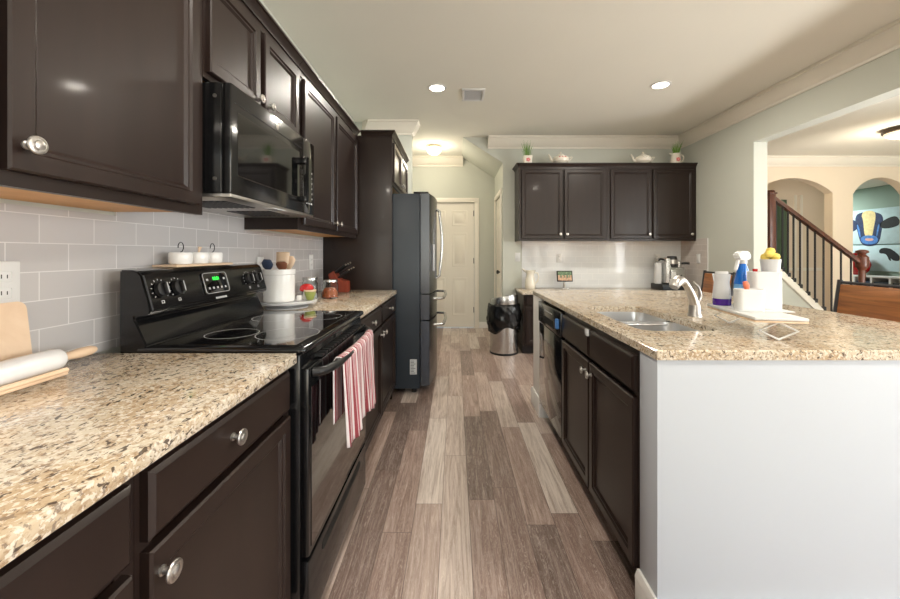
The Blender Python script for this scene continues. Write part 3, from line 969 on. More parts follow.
for d, z in ((d3, .82), (d4, .59)):
    pts = [(-.19, FY0 + .06, z), (-.12, FY0 + .075, z), (-.105, FY0 + .1, z), (-.09, ymid, z), (-.105, FY1 - .1, z), (-.12, FY1 - .075, z), (-.19, FY1 - .06, z)]
    b = MB(); b.tube(pts, .013, 12); fb(b, 'handle', M['steel'], d)
b = MB(); b.box(-.2, -.186, FY0 + .10, FY0 + .25, 1.06, 1.30, .003)
fb(b, 'dispenser', M['frost'], d1)

# ------------------------------------------------------------------ island
RI = -PI / 2
XI = .640            # island face frame plane
base_cab((XI, 2.205, 0), RI, .896, .60, 'dark base cabinet under the island sink, with two doors and two false drawer fronts', None,
         [('drawer', .012, .44, .735, .862, None), ('drawer', .456, .884, .735, .862, None),
          ('door', .012, .442, .12, .715, (.41, .665)), ('door', .454, .884, .12, .715, (.486, .665))], top=.8815, openbox=True)
# small clip between the false fronts
tag(MB().box(XI - .034, XI - .0205, 1.742, 1.772, .835, .868, .005, 2).build('cabinet_latch', M['frost']), 'small clear plastic child latch on the false drawer fronts under the sink', 'latch')
# dishwasher
D = empty('dishwasher', (XI, 2.5, 0), 'black dishwasher built into the island between sink cabinet and white post', 'dishwasher')
invd = Matrix.Translation((-XI, -2.5, 0))
def db(b, name, m, parent):
    bmesh.ops.transform(b.bm, matrix=invd, verts=b.bm.verts)
    return b.build(name, m, parent)
b = MB(); b.box(XI + .02, XI + .58, 2.212, 2.792, .10, .872); b.box(XI + .08, XI + .58, 2.212, 2.792, 0, .10)
db(b, 'body', M['black_matte'], D)
b = MB(); b.box(XI - .018, XI + .02, 2.212, 2.792, .125, .715, .005, 2); db(b, 'door', M['black_glass'], D)
b = MB(); b.box(XI - .024, XI + .02, 2.212, 2.792, .722, .868, .006, 2); cp = db(b, 'control_panel', M['black'], D)
b = MB(); b.prism([(2.36, .745), (2.65, .745), (2.63, .79), (2.38, .79)], 'x', XI - .0265, XI - .022, 0, .001); db(b, 'handle_recess', M['black_matte'], cp)  # raised matte plate, its black standing in for a recess's shade
b = MB()
for i in range(6): b.box(XI - .0255, XI - .0238, 2.40 + i * .035, 2.42 + i * .035, .826, .834)
db(b, 'button', M['grey_mark'], cp)
tag(MB().box(XI - .046, XI - .0255, 2.225, 2.255, .77, .83, .006, 2).build('cabinet_latch', [M['cow_blue']]), 'small blue child latch stuck on the dishwasher panel', 'latch')

# island top with a sink cut-out
SX0, SX1, SY0, SY1 = .735, 1.06, 1.485, 2.165
def island_top():
    z0, z1 = .8835, .914
    outer = rrect(IX0 - .004, IX1, 1.186, IY1, 0, .005, 3)
    inner = rrect(SX0, SX1, SY0, SY1, 0, .06, 6)
    t = bmesh.new()
    def ring(pts, z): return [t.verts.new((p[0], p[1], z)) for p in pts]
    def inset(pts, e): # shrink rectangle about its centre by e
        cx = (IX0 - .004 + IX1) / 2; cy = (1.186 + IY1) / 2
        return [(p[0] - e * (1 if p[0] > cx else -1), p[1] - e * (1 if p[1] > cy else -1)) for p in pts]
    ob, om, ot = ring(outer, z0), ring(outer, z1 - .004), ring(inset(outer, .004), z1)
    ib, it = ring(inner, z0), ring(inner, z1)
    for A, B in ((ob, om), (om, ot), (it, ib)):
        for i in range(len(A)):
            t.faces.new((A[i], A[(i + 1) % len(A)], B[(i + 1) % len(A)], B[i]))
    for A, B in ((ot, it), (ob, ib)):
        es = []
        for L in (A, B):
            for i in range(len(L)):
                e = t.edges.get((L[i], L[(i + 1) % len(L)])) or t.edges.new((L[i], L[(i + 1) % len(L)]))
                es.append(e)
        bmesh.ops.triangle_fill(t, use_beauty=True, use_dissolve=False, edges=es)
    b = MB(); b._add(t)
    return tag(b.build('granite_countertop', M['granite'], None, 30), 'speckled beige granite island countertop holding the sink and the white riser', 'countertop')
island_top()
# sink
K = empty('kitchen_sink', (.9, 1.76, .70), 'stainless steel double bowl sink set into the granite island', 'sink')
invk = Matrix.Translation((-.9, -1.76, -.70))
def kb_(b, name, m, parent):
    bmesh.ops.transform(b.bm, matrix=invk, verts=b.bm.verts)
    return b.build(name, m, parent, 50)
for (y0, y1) in ((SY0 - .004, 1.845), (1.865, SY1 + .004)):
    b = MB()
    x0, x1 = SX0 - .004, SX1 + .004
    b.rings([rrect(x0 - .012, x1 + .012, y0 - .0085, y1 + .0085, .8825, .06, 6), rrect(x0, x1, y0, y1, .8825, .055, 6), rrect(x0 + .001, x1 - .001, y0 + .001, y1 - .001, .875, .055, 6), rrect(x0 + .004, x1 - .004, y0 + .004, y1 - .004, .74, .055, 6),
             rrect(x0 + .012, x1 - .012, y0 + .012, y1 - .012, .715, .05, 6), rrect(x0 + .035, x1 - .035, y0 + .035, y1 - .035, .705, .04, 6)], False, True)
    bowl = kb_(b, 'bowl', M['sink_steel'], K)
    b = MB(); b.lathe([(0, .002), (.02, .002), (.035, .004), (.042, .003), (.044, 0)], ((x0 + x1) / 2, (y0 + y1) / 2, .7055), 28)
    kb_(b, 'drain', M['steel'], bowl)
b = MB(); b.box(SX0 - .004, SX1 + .004, 1.8365, 1.8735, .868, .874, .002); kb_(b, 'divider', M['sink_steel'], K)
# faucet
Fc = empty('kitchen_faucet', (1.16, 1.83, .914), 'brushed nickel pull out faucet standing behind the island sink', 'faucet')
b = MB(); b.lathe([(0, 0), (.031, 0), (.031, .006), (.027, .012), (.025, .05), (.0235, .06), (0, .06)], n=28); b.build('base', M['nickel'], Fc)
pts = [(0, 0, .05), (-.012, -.006, .085), (-.032, -.016, .12), (-.055, -.028, .15), (-.074, -.038, .168), (-.092, -.048, .176)]
b = MB(); b.tube(pts, [.022, .020, .0175, .016, .017, .020], 18); b.build('spout', M['nickel'], Fc)
b = MB(); b.tube([(-.090, -.047, .176), (-.112, -.058, .176), (-.134, -.070, .166), (-.146, -.077, .148)], [.021, .025, .026, .020], 18); hd = b.build('spray_head', M['nickel'], Fc)
b = MB(); b.tube([(.012, .0, .06), (.03, .004, .10), (.022, .008, .14), (.0, .012, .165)], [.012, .012, .010, .007], 12, 0, .6); b.build('lever', M['nickel'], Fc)

# ------------------------------------------------------------------ back desk-height run and wall cabinets
BZ = .752
BX0 = .80
wrun = (XR - .002 - BX0 - .02)
w3 = wrun / 3
fr = []
for i in range(3):
    fr += [('drawer', i * w3 + .025, (i + 1) * w3 - .025, BZ - .155, BZ - .05, ((i + .5) * w3, BZ - .1)), ('door', i * w3 + .025, (i + 1) * w3 - .025, .12, BZ - .175, ((i + 1) * w3 - .07, BZ - .24))]
base_cab((BX0 + .02, 4.53, 0), 0, wrun, .555, 'low dark base cabinet along the back wall, its end showing beside the trash can', None, fr, top=BZ - .031)
slab('granite_countertop', BX0, XR - .009, 4.485, YR - .009, BZ - .03, BZ, 'low granite counter along the back wall under the coffee machine')
tag(MB().box(.90, XR - .009, YR - .008, YR - .0005, BZ + .0005, 1.40).build('tile_backsplash', M['tile_back']), 'glossy white subway tile backsplash on the back wall under the four door cabinets', 'backsplash')
b = MB(); b.box(XR - .008, XR - .0005, 4.56, YR - .0085, BZ + .0005, 1.40); o = b.build('tile_backsplash', M['tile_right'])
tag(o, 'short beige tile backsplash on the right wall beside the coffee machine', 'backsplash')
e_ = MB(); e_.box(XR - .010, XR - .0005, 4.548, 4.5598, BZ + .0005, 1.40, .001); e_.build('edge_trim', M['white_plastic'], o)
KB, KT = 1.372, 2.315
BY = 4.775
bw = (XR - .005 - .805) / 2
for i in range(2):
    c = upper_cab((.805 + i * (bw + .001), BY, KB), 0, bw - .001, YR - BY - .0005, KT - KB,
                  ['left two door dark wall cabinet on the back wall, under the flower pot', 'right two door dark wall cabinet on the back wall, under the plant jug'][i], None,
                  [('door', .035, bw / 2 - .012, .03, KT - KB - .045, (bw / 2 - .04, .085)), ('door', bw / 2 + .012, bw - .036, .03, KT - KB - .045, (bw / 2 + .045 if i == 0 else bw - .07, .085))], i == 0)
    cab_crown(c, bw, KT - KB + .038, (1 if i == 0 else 0, 0), (0, 0), (bw, 0))
    MB().box(.002, bw - .003, .001, YR - BY - .001, KT - KB + .0002, KT - KB + .0375).build('top_panel', M['espresso'], c)
    if i == 0: crown((0, .32), (0, 0), (-1, 0), zc=KT - KB + .038, prof=CCP, name='crown_moulding', m=M['espresso'], parent=c, ext=(0, 1))

# ------------------------------------------------------------------ outlets and switches
def outlet(loc, rz, kind, label, w=.072, h=.116, group=None):
    r = empty('wall_outlet' if kind == 'outlet' else 'light_switch', loc, label, 'outlet' if kind == 'outlet' else 'light switch', group, rz)
    MB().box(-w / 2, w / 2, -.006, 0, -h / 2, h / 2, .003, 2).build('cover_plate', M['white_plastic'], r)
    n = max(1, round(w / .072))
    for k in range(n):
        x = (k - (n - 1) / 2) * .046
        if kind == 'outlet':
            for z in (-.02, .02):
                s = MB().box(x - .016, x + .016, -.0075, -.005, z - .013, z + .013, .003, 2).build('socket', M['white_plastic'], r)
                q = MB(); q.box(x - .007, x - .005, -.0079, -.007, z - .004, z + .006); q.box(x + .005, x + .007, -.0079, -.007, z - .004, z + .005); q.build('slot', M['black_plastic'], s)
        else:
            MB().box(x - .016, x + .016, -.009, -.005, -.033, .033, .002, 2).build('rocker', M['white_plastic'], r)
    return r
outlet((-1.0995, .893, 1.142), RL, 'outlet', 'white double outlet plate on the tile above the cutting board', .118)
outlet((-1.0995, 2.13, 1.14), RL, 'outlet', 'white wall outlet on grey tile behind the utensil crock')
outlet((-1.0995, 2.88, 1.15), RL, 'outlet', 'white wall outlet on grey tile left of the knife block')
outlet((.845, YR - .0005, 1.165), 0, 'switch', 'white light switch on the painted back wall left of the tile')
outlet((1.40, YR - .0085, 1.15), 0, 'outlet', 'white wall outlet on the glossy back tile above the small display')
outlet((2.72, YR - .0085, 1.15), 0, 'outlet', 'white wall outlet in the back tile behind the coffee machine')
outlet((XR - .0085, 4.72, 1.15), -PI / 2, 'switch', 'white light switch on the right wall tile beside the coffee machine')

# ------------------------------------------------------------------ ceiling fittings
def downlight(x, y, label):
    r = empty('recessed_light', (x, y, CEIL), label, 'ceiling light', None)
    MB().lathe([(.068, -.002), (.07, -.006), (.088, -.004), (.090, 0), (.068, 0)], n=36, closed=True).build('trim_ring', M['white_plastic'], r)
    MB().lathe([(0, -.003), (.0685, -.003), (.0685, -.0005), (0, -.0005)], n=36).build('lens', M['lens'], r)
    lamp('recessed_bulb', 'AREA', (x, y, CEIL - .012), 17, (1.0, .93, .82), .13)
downlight(-.17, 3.57, 'round recessed ceiling light on the left, nearer the vent')
downlight(1.91, 3.51, 'round recessed ceiling light on the right side of the kitchen ceiling')
for x, y in ((-.17, .55), (1.91, .55), (-.17, -1.9), (1.91, -1.9)):
    lamp('recessed_bulb', 'AREA', (x, y, CEIL - .012), 17, (1.0, .93, .82), .13)
r = empty('ceiling_vent', (.178, 3.72, CEIL), 'small white ceiling air vent between the recessed lights', 'vent')
b = MB()
for (x0, x1, y0, y1) in ((-.11, .11, -.14, -.115), (-.11, .11, .115, .14), (-.11, -.085, -.115, .115), (.085, .11, -.115, .115)): b.box(x0, x1, y0, y1, -.012, -.0005, .002)
b.build('frame', M['white_plastic'], r)
b = MB(); b.box(-.085, .085, -.115, .115, -.004, -.0005); b.build('backing', M['gunmetal'], r)
for i in range(9):
    b = MB(); b.box(-.085, .085, -.10 + i * .0245, -.092 + i * .0245, -.010, -.004); b.build('slat', M['grey_mark'], r)
r = empty('flush_ceiling_lamp', (-.306, 5.5, CEIL), 'small glowing round ceiling lamp in the hall', 'ceiling light')
MB().lathe([(0, 0), (.085, 0), (.09, -.01), (.088, -.028), (0, -.028)], n=32).build('base', M['nickel'], r)
MB().lathe([(.088, -.028), (.105, -.04), (.108, -.06), (.09, -.10), (.05, -.125), (0, -.132)], n=32).build('glass_shade', M['warm_lens'], r)
lamp('hall_bulb', 'POINT', (-.306, 5.5, CEIL - .28), 9, (1.0, .90, .72), .09)
r = empty('flush_ceiling_lamp', (5.60, 4.70, CEIL), 'wide flush ceiling lamp in the stair hall at the right edge', 'ceiling light')
MB().lathe([(0, 0), (.19, 0), (.205, -.01), (.205, -.05), (.185, -.058), (0, -.058)], n=40).build('base', M['bronze'], r)
MB().lathe([(.185, -.056), (.17, -.09), (.12, -.115), (.05, -.125), (0, -.127)], n=40).build('glass_shade', M['frost_lamp'], r)
lamp('stair_hall_bulb', 'POINT', (5.60, 4.70, CEIL - .30), 15, (1.0, .84, .64), .12)
lamp('arch_hall_bulb', 'POINT', (5.2, 6.95, 2.5), 14, (1.0, .88, .70), .1)  # unseen point light behind the arches, without a fixture
lamp('playroom_bulb', 'AREA', (8.8, 10.0, CEIL - .01), 72, (.97, 1.0, .98), .5)  # unseen lamp added to brighten the playroom

# ------------------------------------------------------------------ left counter items
# cutting board leaning on the tile
b = MB()
pts = rrect(.68, .952, 0, .185, 0, .02, 4)
o = MB().rings([[(-.009, p[0] - .8, p[1]) for p in pts], [(.009, p[0] - .8, p[1]) for p in pts]], True, True).build('cutting_board', M['board'])
o.location = (-1.067, .80, .9155); o.rotation_euler = (0, math.radians(-7), 0)
tag(o, 'light wooden cutting board leaning against the tile at the left edge', 'cutting board')
# rolling pin in its cradle
P = empty('rolling_pin', (-1.012, .842, .9505), 'white marble rolling pin with wooden handles on the left counter', 'rolling pin')
MB().lathe([(0, -.125), (.022, -.125), (.027, -.118), (.028, -.10), (.028, .10), (.027, .118), (.022, .125), (0, .125)], n=32, mx=Matrix.Rotation(-PI / 2, 4, 'X')).build('roller', M['marble'], P)
for s in (-1, 1):
    MB().lathe([(0, 0), (.008, 0), (.010, .02), (.0135, .05), (.0125, .08), (.008, .094), (0, .096)], (0, s * .126, 0), 20, 0, Matrix.Rotation(-s * PI / 2, 4, 'X')).build('handle', M['board'], P)
b = MB()
b.box(-1.045, -.97, .66, .95, .9145, .922, .003)
b.tube([(-.976, .66, .926), (-.976, .95, .926)], .007, 8); b.tube([(-1.046, .66, .926), (-1.046, .95, .926)], .007, 8)
tag(b.build('rolling_pin_cradle', M['board']), 'wooden cradle under the marble rolling pin', 'stand')

# on the range backguard: small board with ceramic pots
tag(MB().box(-1.075, -.985, 1.34, 1.68, 1.1685, 1.178, .003).build('wooden_riser', M['board']), 'narrow wooden board lying on top of the range backguard', 'board')
J = []
for i, (y, w) in enumerate(((1.42, .055), (1.515, .04), (1.605, .05))):
    r = empty('ceramic_pot', (-1.03, y, 1.1785), ['small white pot with wire hook, leftmost of three above the range', 'small white pot with wooden spoon, middle of three above the range', 'small white pot with wire hook, rightmost of three above the range'][i], 'pot', 'white pots above the range')
    MB().lathe([(0, 0), (.034, 0), (.038, .006), (.039, .038), (.036, .044), (.033, .044), (.033, .02), (0, .018)], n=28).build('bowl', M['white_ceramic'], r)
    if i == 1:
        MB().tube([(0, 0, .02), (.004, .0, .05), (.008, 0, .066)], [.006, .006, .011], 10, 0, .5).build('spoon', M['board'], r)
    else:
        pts = [(0, .02 * math.sin(a) * .7, .058 + .018 * -math.cos(a) + .006) for a in [x * .35 for x in range(15)]]
        MB().tube([(0, 0, .02), (0, 0, .044)] + pts, .0016, 6).build('wire_hook', M['iron'], r)

# far left counter: tray, crock and little things
TZ = .914
LT = empty('serving_tray', (-.94, 2.12, TZ), 'clear raised round tray carrying the white utensil crock', 'tray')
MB().lathe([(0, .030), (.155, .030), (.158, .036), (.162, .045), (.158, .045), (.153, .036), (0, .036)], n=48).build('plate', M['frost'], LT)
MB().lathe([(0, .001), (.11, .001), (.112, .008), (.05, .014), (.04, .030), (0, .030)], n=40).build('pedestal', M['frost'], LT)
Cz = TZ + .0365
CR = empty('utensil_crock', (-.985, 2.12, Cz), 'white ceramic crock filled with wooden utensils beside the range', 'crock')
MB().lathe([(0, 0), (.078, 0), (.082, .005), (.082, .148), (.0855, .152), (.0855, .178), (.081, .180), (.076, .178), (.076, .02), (0, .018)], n=44).build('jar', M['white_ceramic'], CR)
def utensil(name, mat_, pts, rr, label, flat=.35):
    o = MB().tube(pts, [q * flat for q in rr], 12, 0, 1 / flat).build(name, mat_)
    tag(o, label, 'utensil', 'utensils in the white crock')
x0, y0, z0 = -.985, 2.12, Cz + .022
utensil('spatula', M['board'], [(x0, y0 - .01, z0), (x0 + .005, y0 + .005, z0 + .14), (x0 + .008, y0 + .01, z0 + .17), (x0 + .01, y0 + .015, z0 + .19), (x0 + .012, y0 + .02, z0 + .25), (x0 + .012, y0 + .02, z0 + .253)], [.008, .008, .022, .036, .038, .030], 'flat pale wooden spatula standing tallest in the white crock')
utensil('wooden_spoon', M['board'], [(x0 + .02, y0 + .03, z0), (x0 + .03, y0 + .05, z0 + .15), (x0 + .032, y0 + .055, z0 + .18), (x0 + .034, y0 + .06, z0 + .21), (x0 + .035, y0 + .06, z0 + .23)], [.007, .007, .026, .032, .018], 'rounded wooden spoon at the right side of the white crock')
utensil('ladle', M['navy_plastic'], [(x0 - .03, y0 - .03, z0), (x0 - .035, y0 - .055, z0 + .15), (x0 - .035, y0 - .065, z0 + .17), (x0 - .03, y0 - .075, z0 + .19), (x0 - .028, y0 - .08, z0 + .212)], [.007, .007, .026, .032, .020], 'dark blue silicone ladle at the left side of the white crock')
utensil('brown_spoon', M['brown_lth'], [(x0 + .03, y0 - .02, z0), (x0 + .035, y0 - .035, z0 + .14), (x0 + .035, y0 - .045, z0 + .17), (x0 + .034, y0 - .05, z0 + .19), (x0 + .034, y0 - .052, z0 + .20)], [.007, .008, .028, .032, .020], 'brown spoon leaning at the front of the white crock')
# red mushroom shaped shaker
r = empty('mushroom_shaker', (-.865, 2.205, Cz), 'little shaker with a red mushroom cap right of the crock', 'shaker')
MB().lathe([(0, 0), (.02, 0), (.022, .01), (.018, .05), (0, .05)], n=24).build('stem', M['white_ceramic'], r)
MB().lathe([(.012, .045), (.034, .048), (.040, .058), (.036, .075), (.022, .088), (0, .092)], n=28).build('cap', M['red'], r)
r = empty('small_cup', (-.832, 2.17, Cz), 'small green patterned cup in front of the red mushroom shaker', 'cup')
MB().lathe([(0, 0), (.014, 0), (.02, .006), (.030, .035), (.033, .055), (.030, .055), (.026, .03), (.012, .012), (0, .012)], n=28).build('bowl', M['green_cup'], r)
MB().lathe([(.0335, .05), (.0345, .056), (.0335, .06), (.030, .056)], n=28, closed=True).build('rim', M['board'], r)
tag(MB().box(-.895, -.87, 2.135, 2.16, Cz, Cz + .03, .003).build('salt_box', M['white_ceramic']), 'tiny white box next to the green cup', 'box')
def jar(x, y, rad, h, label, fillm, fillh):
    r = empty('glass_jar', (x, y, TZ + .0005), label, 'jar', 'glass jars on the left counter')
    MB().lathe([(0, 0), (rad * .9, 0), (rad, .008), (rad, h * .72), (rad * .86, h * .82), (rad * .86, h * .88), (rad * .80, h * .88), (rad * .80, h * .82), (rad * .94, h * .70), (rad * .94, .01), (0, .008)], n=32).build('jar_body', M['glass'], r)
    MB().lathe([(0, .0095), (rad * .9, .0095), (rad * .92, fillh * .6), (rad * .6, fillh), (0, fillh * .95)], n=28).build('contents', fillm, r)
    MB().lathe([(0, h), (rad * .9, h), (rad * .93, h - .004), (rad * .93, h * .885), (0, h * .885)], n=32).build('lid', M['steel'], r)
jar(-.96, 2.50, .05, .145, 'taller glass jar with a grey lid behind the green cup', M['white_plastic'], .06)
jar(-.85, 2.57, .055, .125, 'glass jar of orange candies left of the knife block', M['orange'], .07)
# knife block
KBk = empty('knife_block', (-.90, 2.98, TZ + .0005), 'cherry wooden knife block with black handled knives in front of the brown panel', 'knife block')
MB().prism([(-.06, 0), (.06, 0), (.06, .085), (.0, .10), (-.045, .165), (-.085, .14), (-.065, .06)], 'y', -.05, .05, 0, .004).build('block', M['cherry'], KBk)
for i in range(6):
    q = (i // 3) * .6 + .2
    base = Vector((-.045 * q, -.03 + .03 * (i % 3), .10 + .065 * q))
    d = Vector((.80, 0, .60))
    L = .10 + .012 * (i % 3)
    k_ = MB().tube([base - d * .01, base + d * L * .5, base + d * L], [.010, .0135, .011], 8, 0, .7).build('knife_handle', M['black_plastic'], KBk)
    k_['label'] = 'black knife handle'
    MB().tube([base + d * L, base + d * (L + .008)], [.0095, .008], 8, 0, .7).build('handle_cap', M['nickel'], k_)

# ------------------------------------------------------------------ things on the island
A = empty('counter_riser', (1.162, 1.482, .914), 'low white topped riser with diamond wire legs on the island', 'riser', None, math.radians(-11))
b = MB(); b.box(-.082, .082, -.182, .182, .072, .082, .002); b.build('top', M['white_plastic'], A)
b = MB(); b.box(-.0815, .0815, -.1815, .1815, .064, .0702, .001); b.build('edge_band', M['board'], A)['label'] = 'pale wooden underside'
for y in (-.163, .163):
    b = MB()
    b.tube([(0, y, .0635), (-.06, y, .034), (0, y, .0035), (.06, y, .034), (0, y, .0635)], .0045, 8); b.build('wire_leg', M['white_plastic'], A)
tz = .914 + .0825
# caddy: low and tall compartments
cd = empty('sink_caddy', (1.175, 1.49, tz), 'white stepped sink caddy with a low and a tall cup on the riser', 'caddy', None, math.radians(-11))
def cup(x0, x1, y0, y1, h, name):
    MB().rings([rrect(x0 + .003, x1 - .003, y0 + .003, y1 - .003, 0, .016, 5), rrect(x0, x1, y0, y1, .004, .018, 5), rrect(x0, x1, y0, y1, h - .002, .018, 5), rrect(x0 + .002, x1 - .002, y0 + .002, y1 - .002, h, .017, 5),
                rrect(x0 + .004, x1 - .004, y0 + .004, y1 - .004, h - .002, .016, 5), rrect(x0 + .005, x1 - .005, y0 + .005, y1 - .005, .008, .015, 5)], True, True).build(name, M['white_plastic'], cd)
cup(-.076, .018, -.055, .0, .084, 'low_cup')
cup(.002, .108, .001, .062, .150, 'tall_cup')
MB().box(-.078, .11, -.058, .066, -.0, .0035, .001).build('base_tray', M['white_plastic'], cd)
# soap bottle with purple liquid
r = empty('soap_bottle', (1.150, 1.630, tz + .0005), 'clear bottle with purple soap in its bottom, left end of the riser', 'bottle')
MB().lathe([(0, 0), (.033, 0), (.034, .004), (.034, .028), (0, .028)], n=32).build('purple_soap', M['purple'], r)['label'] = 'purple liquid soap'
MB().lathe([(.034, .0282), (.035, .03), (.031, .07), (.028, .10), (.031, .115), (.033, .130), (.033, .134), (0, .134), ], n=32).build('shell', M['frost'], r)
MB().lathe([(0, .1345), (.024, .1345), (.024, .143), (0, .143)], n=28).build('cap', M['white_plastic'], r)
# blue spray bottle
r = empty('spray_bottle', (1.222, 1.605, tz + .0005), 'blue spray bottle with a white trigger behind the caddy', 'bottle', None, math.radians(200))
MB().rings([rrect(-.032, .032, -.022, .022, 0, .018, 4), rrect(-.034, .034, -.024, .024, .006, .02, 4), rrect(-.034, .034, -.024, .024, .10, .02, 4), rrect(-.022, .022, -.018, .018, .15, .015, 4), rrect(-.012, .012, -.012, .012, .178, .0115, 4)], True, True).build('bottle_body', M['blue_liquid'], r)
MB().rings([rrect(-.0345, .0345, -.0245, .0245, .06, .02, 4), rrect(-.0345, .0345, -.0245, .0245, .092, .02, 4)], False, False).build('label_band', M['label_blue'], r)
tr = MB(); tr.lathe([(0, .178), (.015, .178), (.015, .194), (0, .194)], n=20)
tr.prism([(-.03, .194), (.03, .194), (.045, .206), (.045, .220), (.02, .232), (-.025, .230), (-.036, .21)], 'y', -.013, .013, 0, .004)
tr.prism([(.022, .196), (.034, .196), (.046, .165), (.052, .15), (.043, .148), (.032, .17)], 'y', -.006, .006, 0, .002)
tr.build('trigger', M['white_plastic'], r)
# sponge cup
r = empty('brush_holder', (1.256, 1.505, tz + .0085), 'clear cup of yellow scrubber at the top of the caddy', 'cup')
MB().lathe([(0, 0), (.023, 0), (.025, .10), (.034, .19), (.032, .19), (.023, .10), (0, .01)], n=24).build('cup', M['frost'], r)
b = MB()
for a, dz in ((0, .2), (1.4, .205), (2.6, .198), (3.8, .21), (5.1, .2), (0.5, .222)):
    rr = .017 if dz < .22 else .0
    b.lathe([(0, -.015), (.012, -.010), (.016, 0), (.012, .011), (0, .015)], (rr * math.cos(a), rr * math.sin(a), dz), 14)
b.build('scrubber', M['yellow'], r)['label'] = 'bumpy yellow sponge'
b = MB(); b.tube([(1.145, 1.470, tz + .012), (1.138, 1.472, tz + .07), (1.134, 1.472, tz + .098), (1.130, 1.472, tz + .112)], [.006, .006, .011, .008], 10)
tag(b.build('dish_brush', M['coral']), 'coral handled brush sticking out of the low caddy cup', 'brush')
b = MB(); b.tube([(1.205, 1.515, tz + .012), (1.203, 1.515, tz + .12), (1.201, 1.513, tz + .160)], [.006, .006, .009], 10)
tag(b.build('scrub_brush', M['red']), 'red tipped brush in the tall caddy cup', 'brush')

# ------------------------------------------------------------------ back counter items
def at(px, py, y):
    return ((px - 455) * y / 378.0, y, H + (253 - py) * y / 378.0)
cz = BZ + .0005
r = empty('pitcher', (.985, 4.95, cz), 'white ceramic pitcher at the left end of the back counter', 'pitcher')
r.scale = (1.15, 1.15, 1.0)
MB().lathe([(0, 0), (.052, 0), (.057, .01), (.060, .06), (.052, .13), (.042, .18), (.048, .215), (.062, .24), (.058, .24), (.040, .19), (.05, .06), (0, .01)], n=32).build('jug', M['cream_ceramic'], r)
MB().tube([(-.045, 0, .225), (-.068, 0, .242), (-.09, 0, .262)], [.024, .020, .008], 10, 0, .7).build('spout', M['cream_ceramic'], r)
MB().tube([(.05, 0, .21), (.085, 0, .205), (.098, 0, .16), (.085, 0, .10), (.057, 0, .07)], .008, 8).build('handle', M['cream_ceramic'], r)
# small display showing a picture
r = empty('digital_picture_frame', (1.43, 4.93, cz), 'small black digital picture frame on the back counter', 'picture frame')
mx = Matrix.Translation((0, 0, .165)) @ Matrix.Rotation(math.radians(-12), 4, 'X')
b = MB(); b.box(-.103, .103, -.008, .010, -.072, .072, .006, 2, 0, mx); b.build('frame', M['black_plastic'], r)
b = MB()
b.box(-.088, .088, -.0095, -.0075, -.058, .012, 0, 1, 1, mx); b.box(-.088, .088, -.0095, -.0075, .012, .058, 0, 1, 0, mx)
for x, w in ((-.05, .02), (-.01, .015), (.03, .02), (.06, .012)): b.box(x - w / 2, x + w / 2, -.0102, -.009, -.02, .02, 0, 1, 0, mx)
b.build('screen', [M['photo_green'], M['photo_sand']], r)
b = MB(); b.box(-.05, .05, -.03, .05, 0, .012, .004); b.tube([(0, .02, .008), (0, .012, .07), (0, .008, .12)], .016, 10); b.build('stand', M['steel'], r)
# coffee machine on a drawer
r = empty('pod_drawer', (2.75, 4.86, cz), 'black flat drawer box under the coffee machine', 'drawer box')
MB().box(-.16, .16, -.14, .14, .0, .075, .004).build('case', M['black_plastic'], r)
d = MB().box(-.15, .15, -.146, -.14, .01, .066, .002).build('drawer', M['fridge_side'], r)
r = empty('coffee_machine', (2.76, 4.87, cz + .0755), 'silver coffee machine with water tank standing on a black drawer box', 'coffee machine')
r.scale = (1, 1, 1.4)
b = MB(); b.box(-.095, .04, -.10, .11, 0, .235, .012, 3); b.box(.04, .15, -.085, .11, 0, .15, .008, 3); b.box(-.05, .14, -.13, -.09, 0, .135, .01, 3)
b.build('housing', M['steel'], r)
MB().lathe([(0, .15), (.05, .15), (.058, .17), (.06, .225), (.055, .25), (0, .255)], (-.0, -.06, 0), 28).build('brew_head', M['gunmetal'], r)
MB().lathe([(.0605, .18), (.0615, .185), (.0615, .215), (.0605, .22)], (-.0, -.06, 0), 28).build('band', M['nickel'], r)
MB().lathe([(0, 0), (.04, 0), (.042, .01), (.042, .16), (.038, .19), (0, .195)], (-.145, -.0, 0), 24).build('water_tank', M['frost'], r)
b = MB(); b.tube([(-.15, -.02, .21), (-.12, -.02, .225), (-.07, -.02, .215)], .010, 8); b.build('tank_arm', M['black_plastic'], r)
MB().lathe([(0, .15), (.034, .15), (.036, .16), (.036, .20), (.03, .205), (0, .205)], (.095, -.04, 0), 24).build('filter_holder', M['steel'], r)
b = MB(); b.tube([(.12, -.05, .185), (.18, -.065, .188), (.215, -.075, .186)], [.009, .011, .011], 10); b.build('handle', M['black_plastic'], r)
b = MB(); b.box(.02, .034, -.1312, -.129, .05, .085); b.box(.07, .085, -.1312, -.129, .07, .085); b.box(.09, .105, -.1312, -.129, .05, .065); b.build('button', M['black_plastic'], r)
MB().box(-.04, .01, -.1315, -.1295, .02, .11, .001).build('front_plate', M['white_plastic'], r)

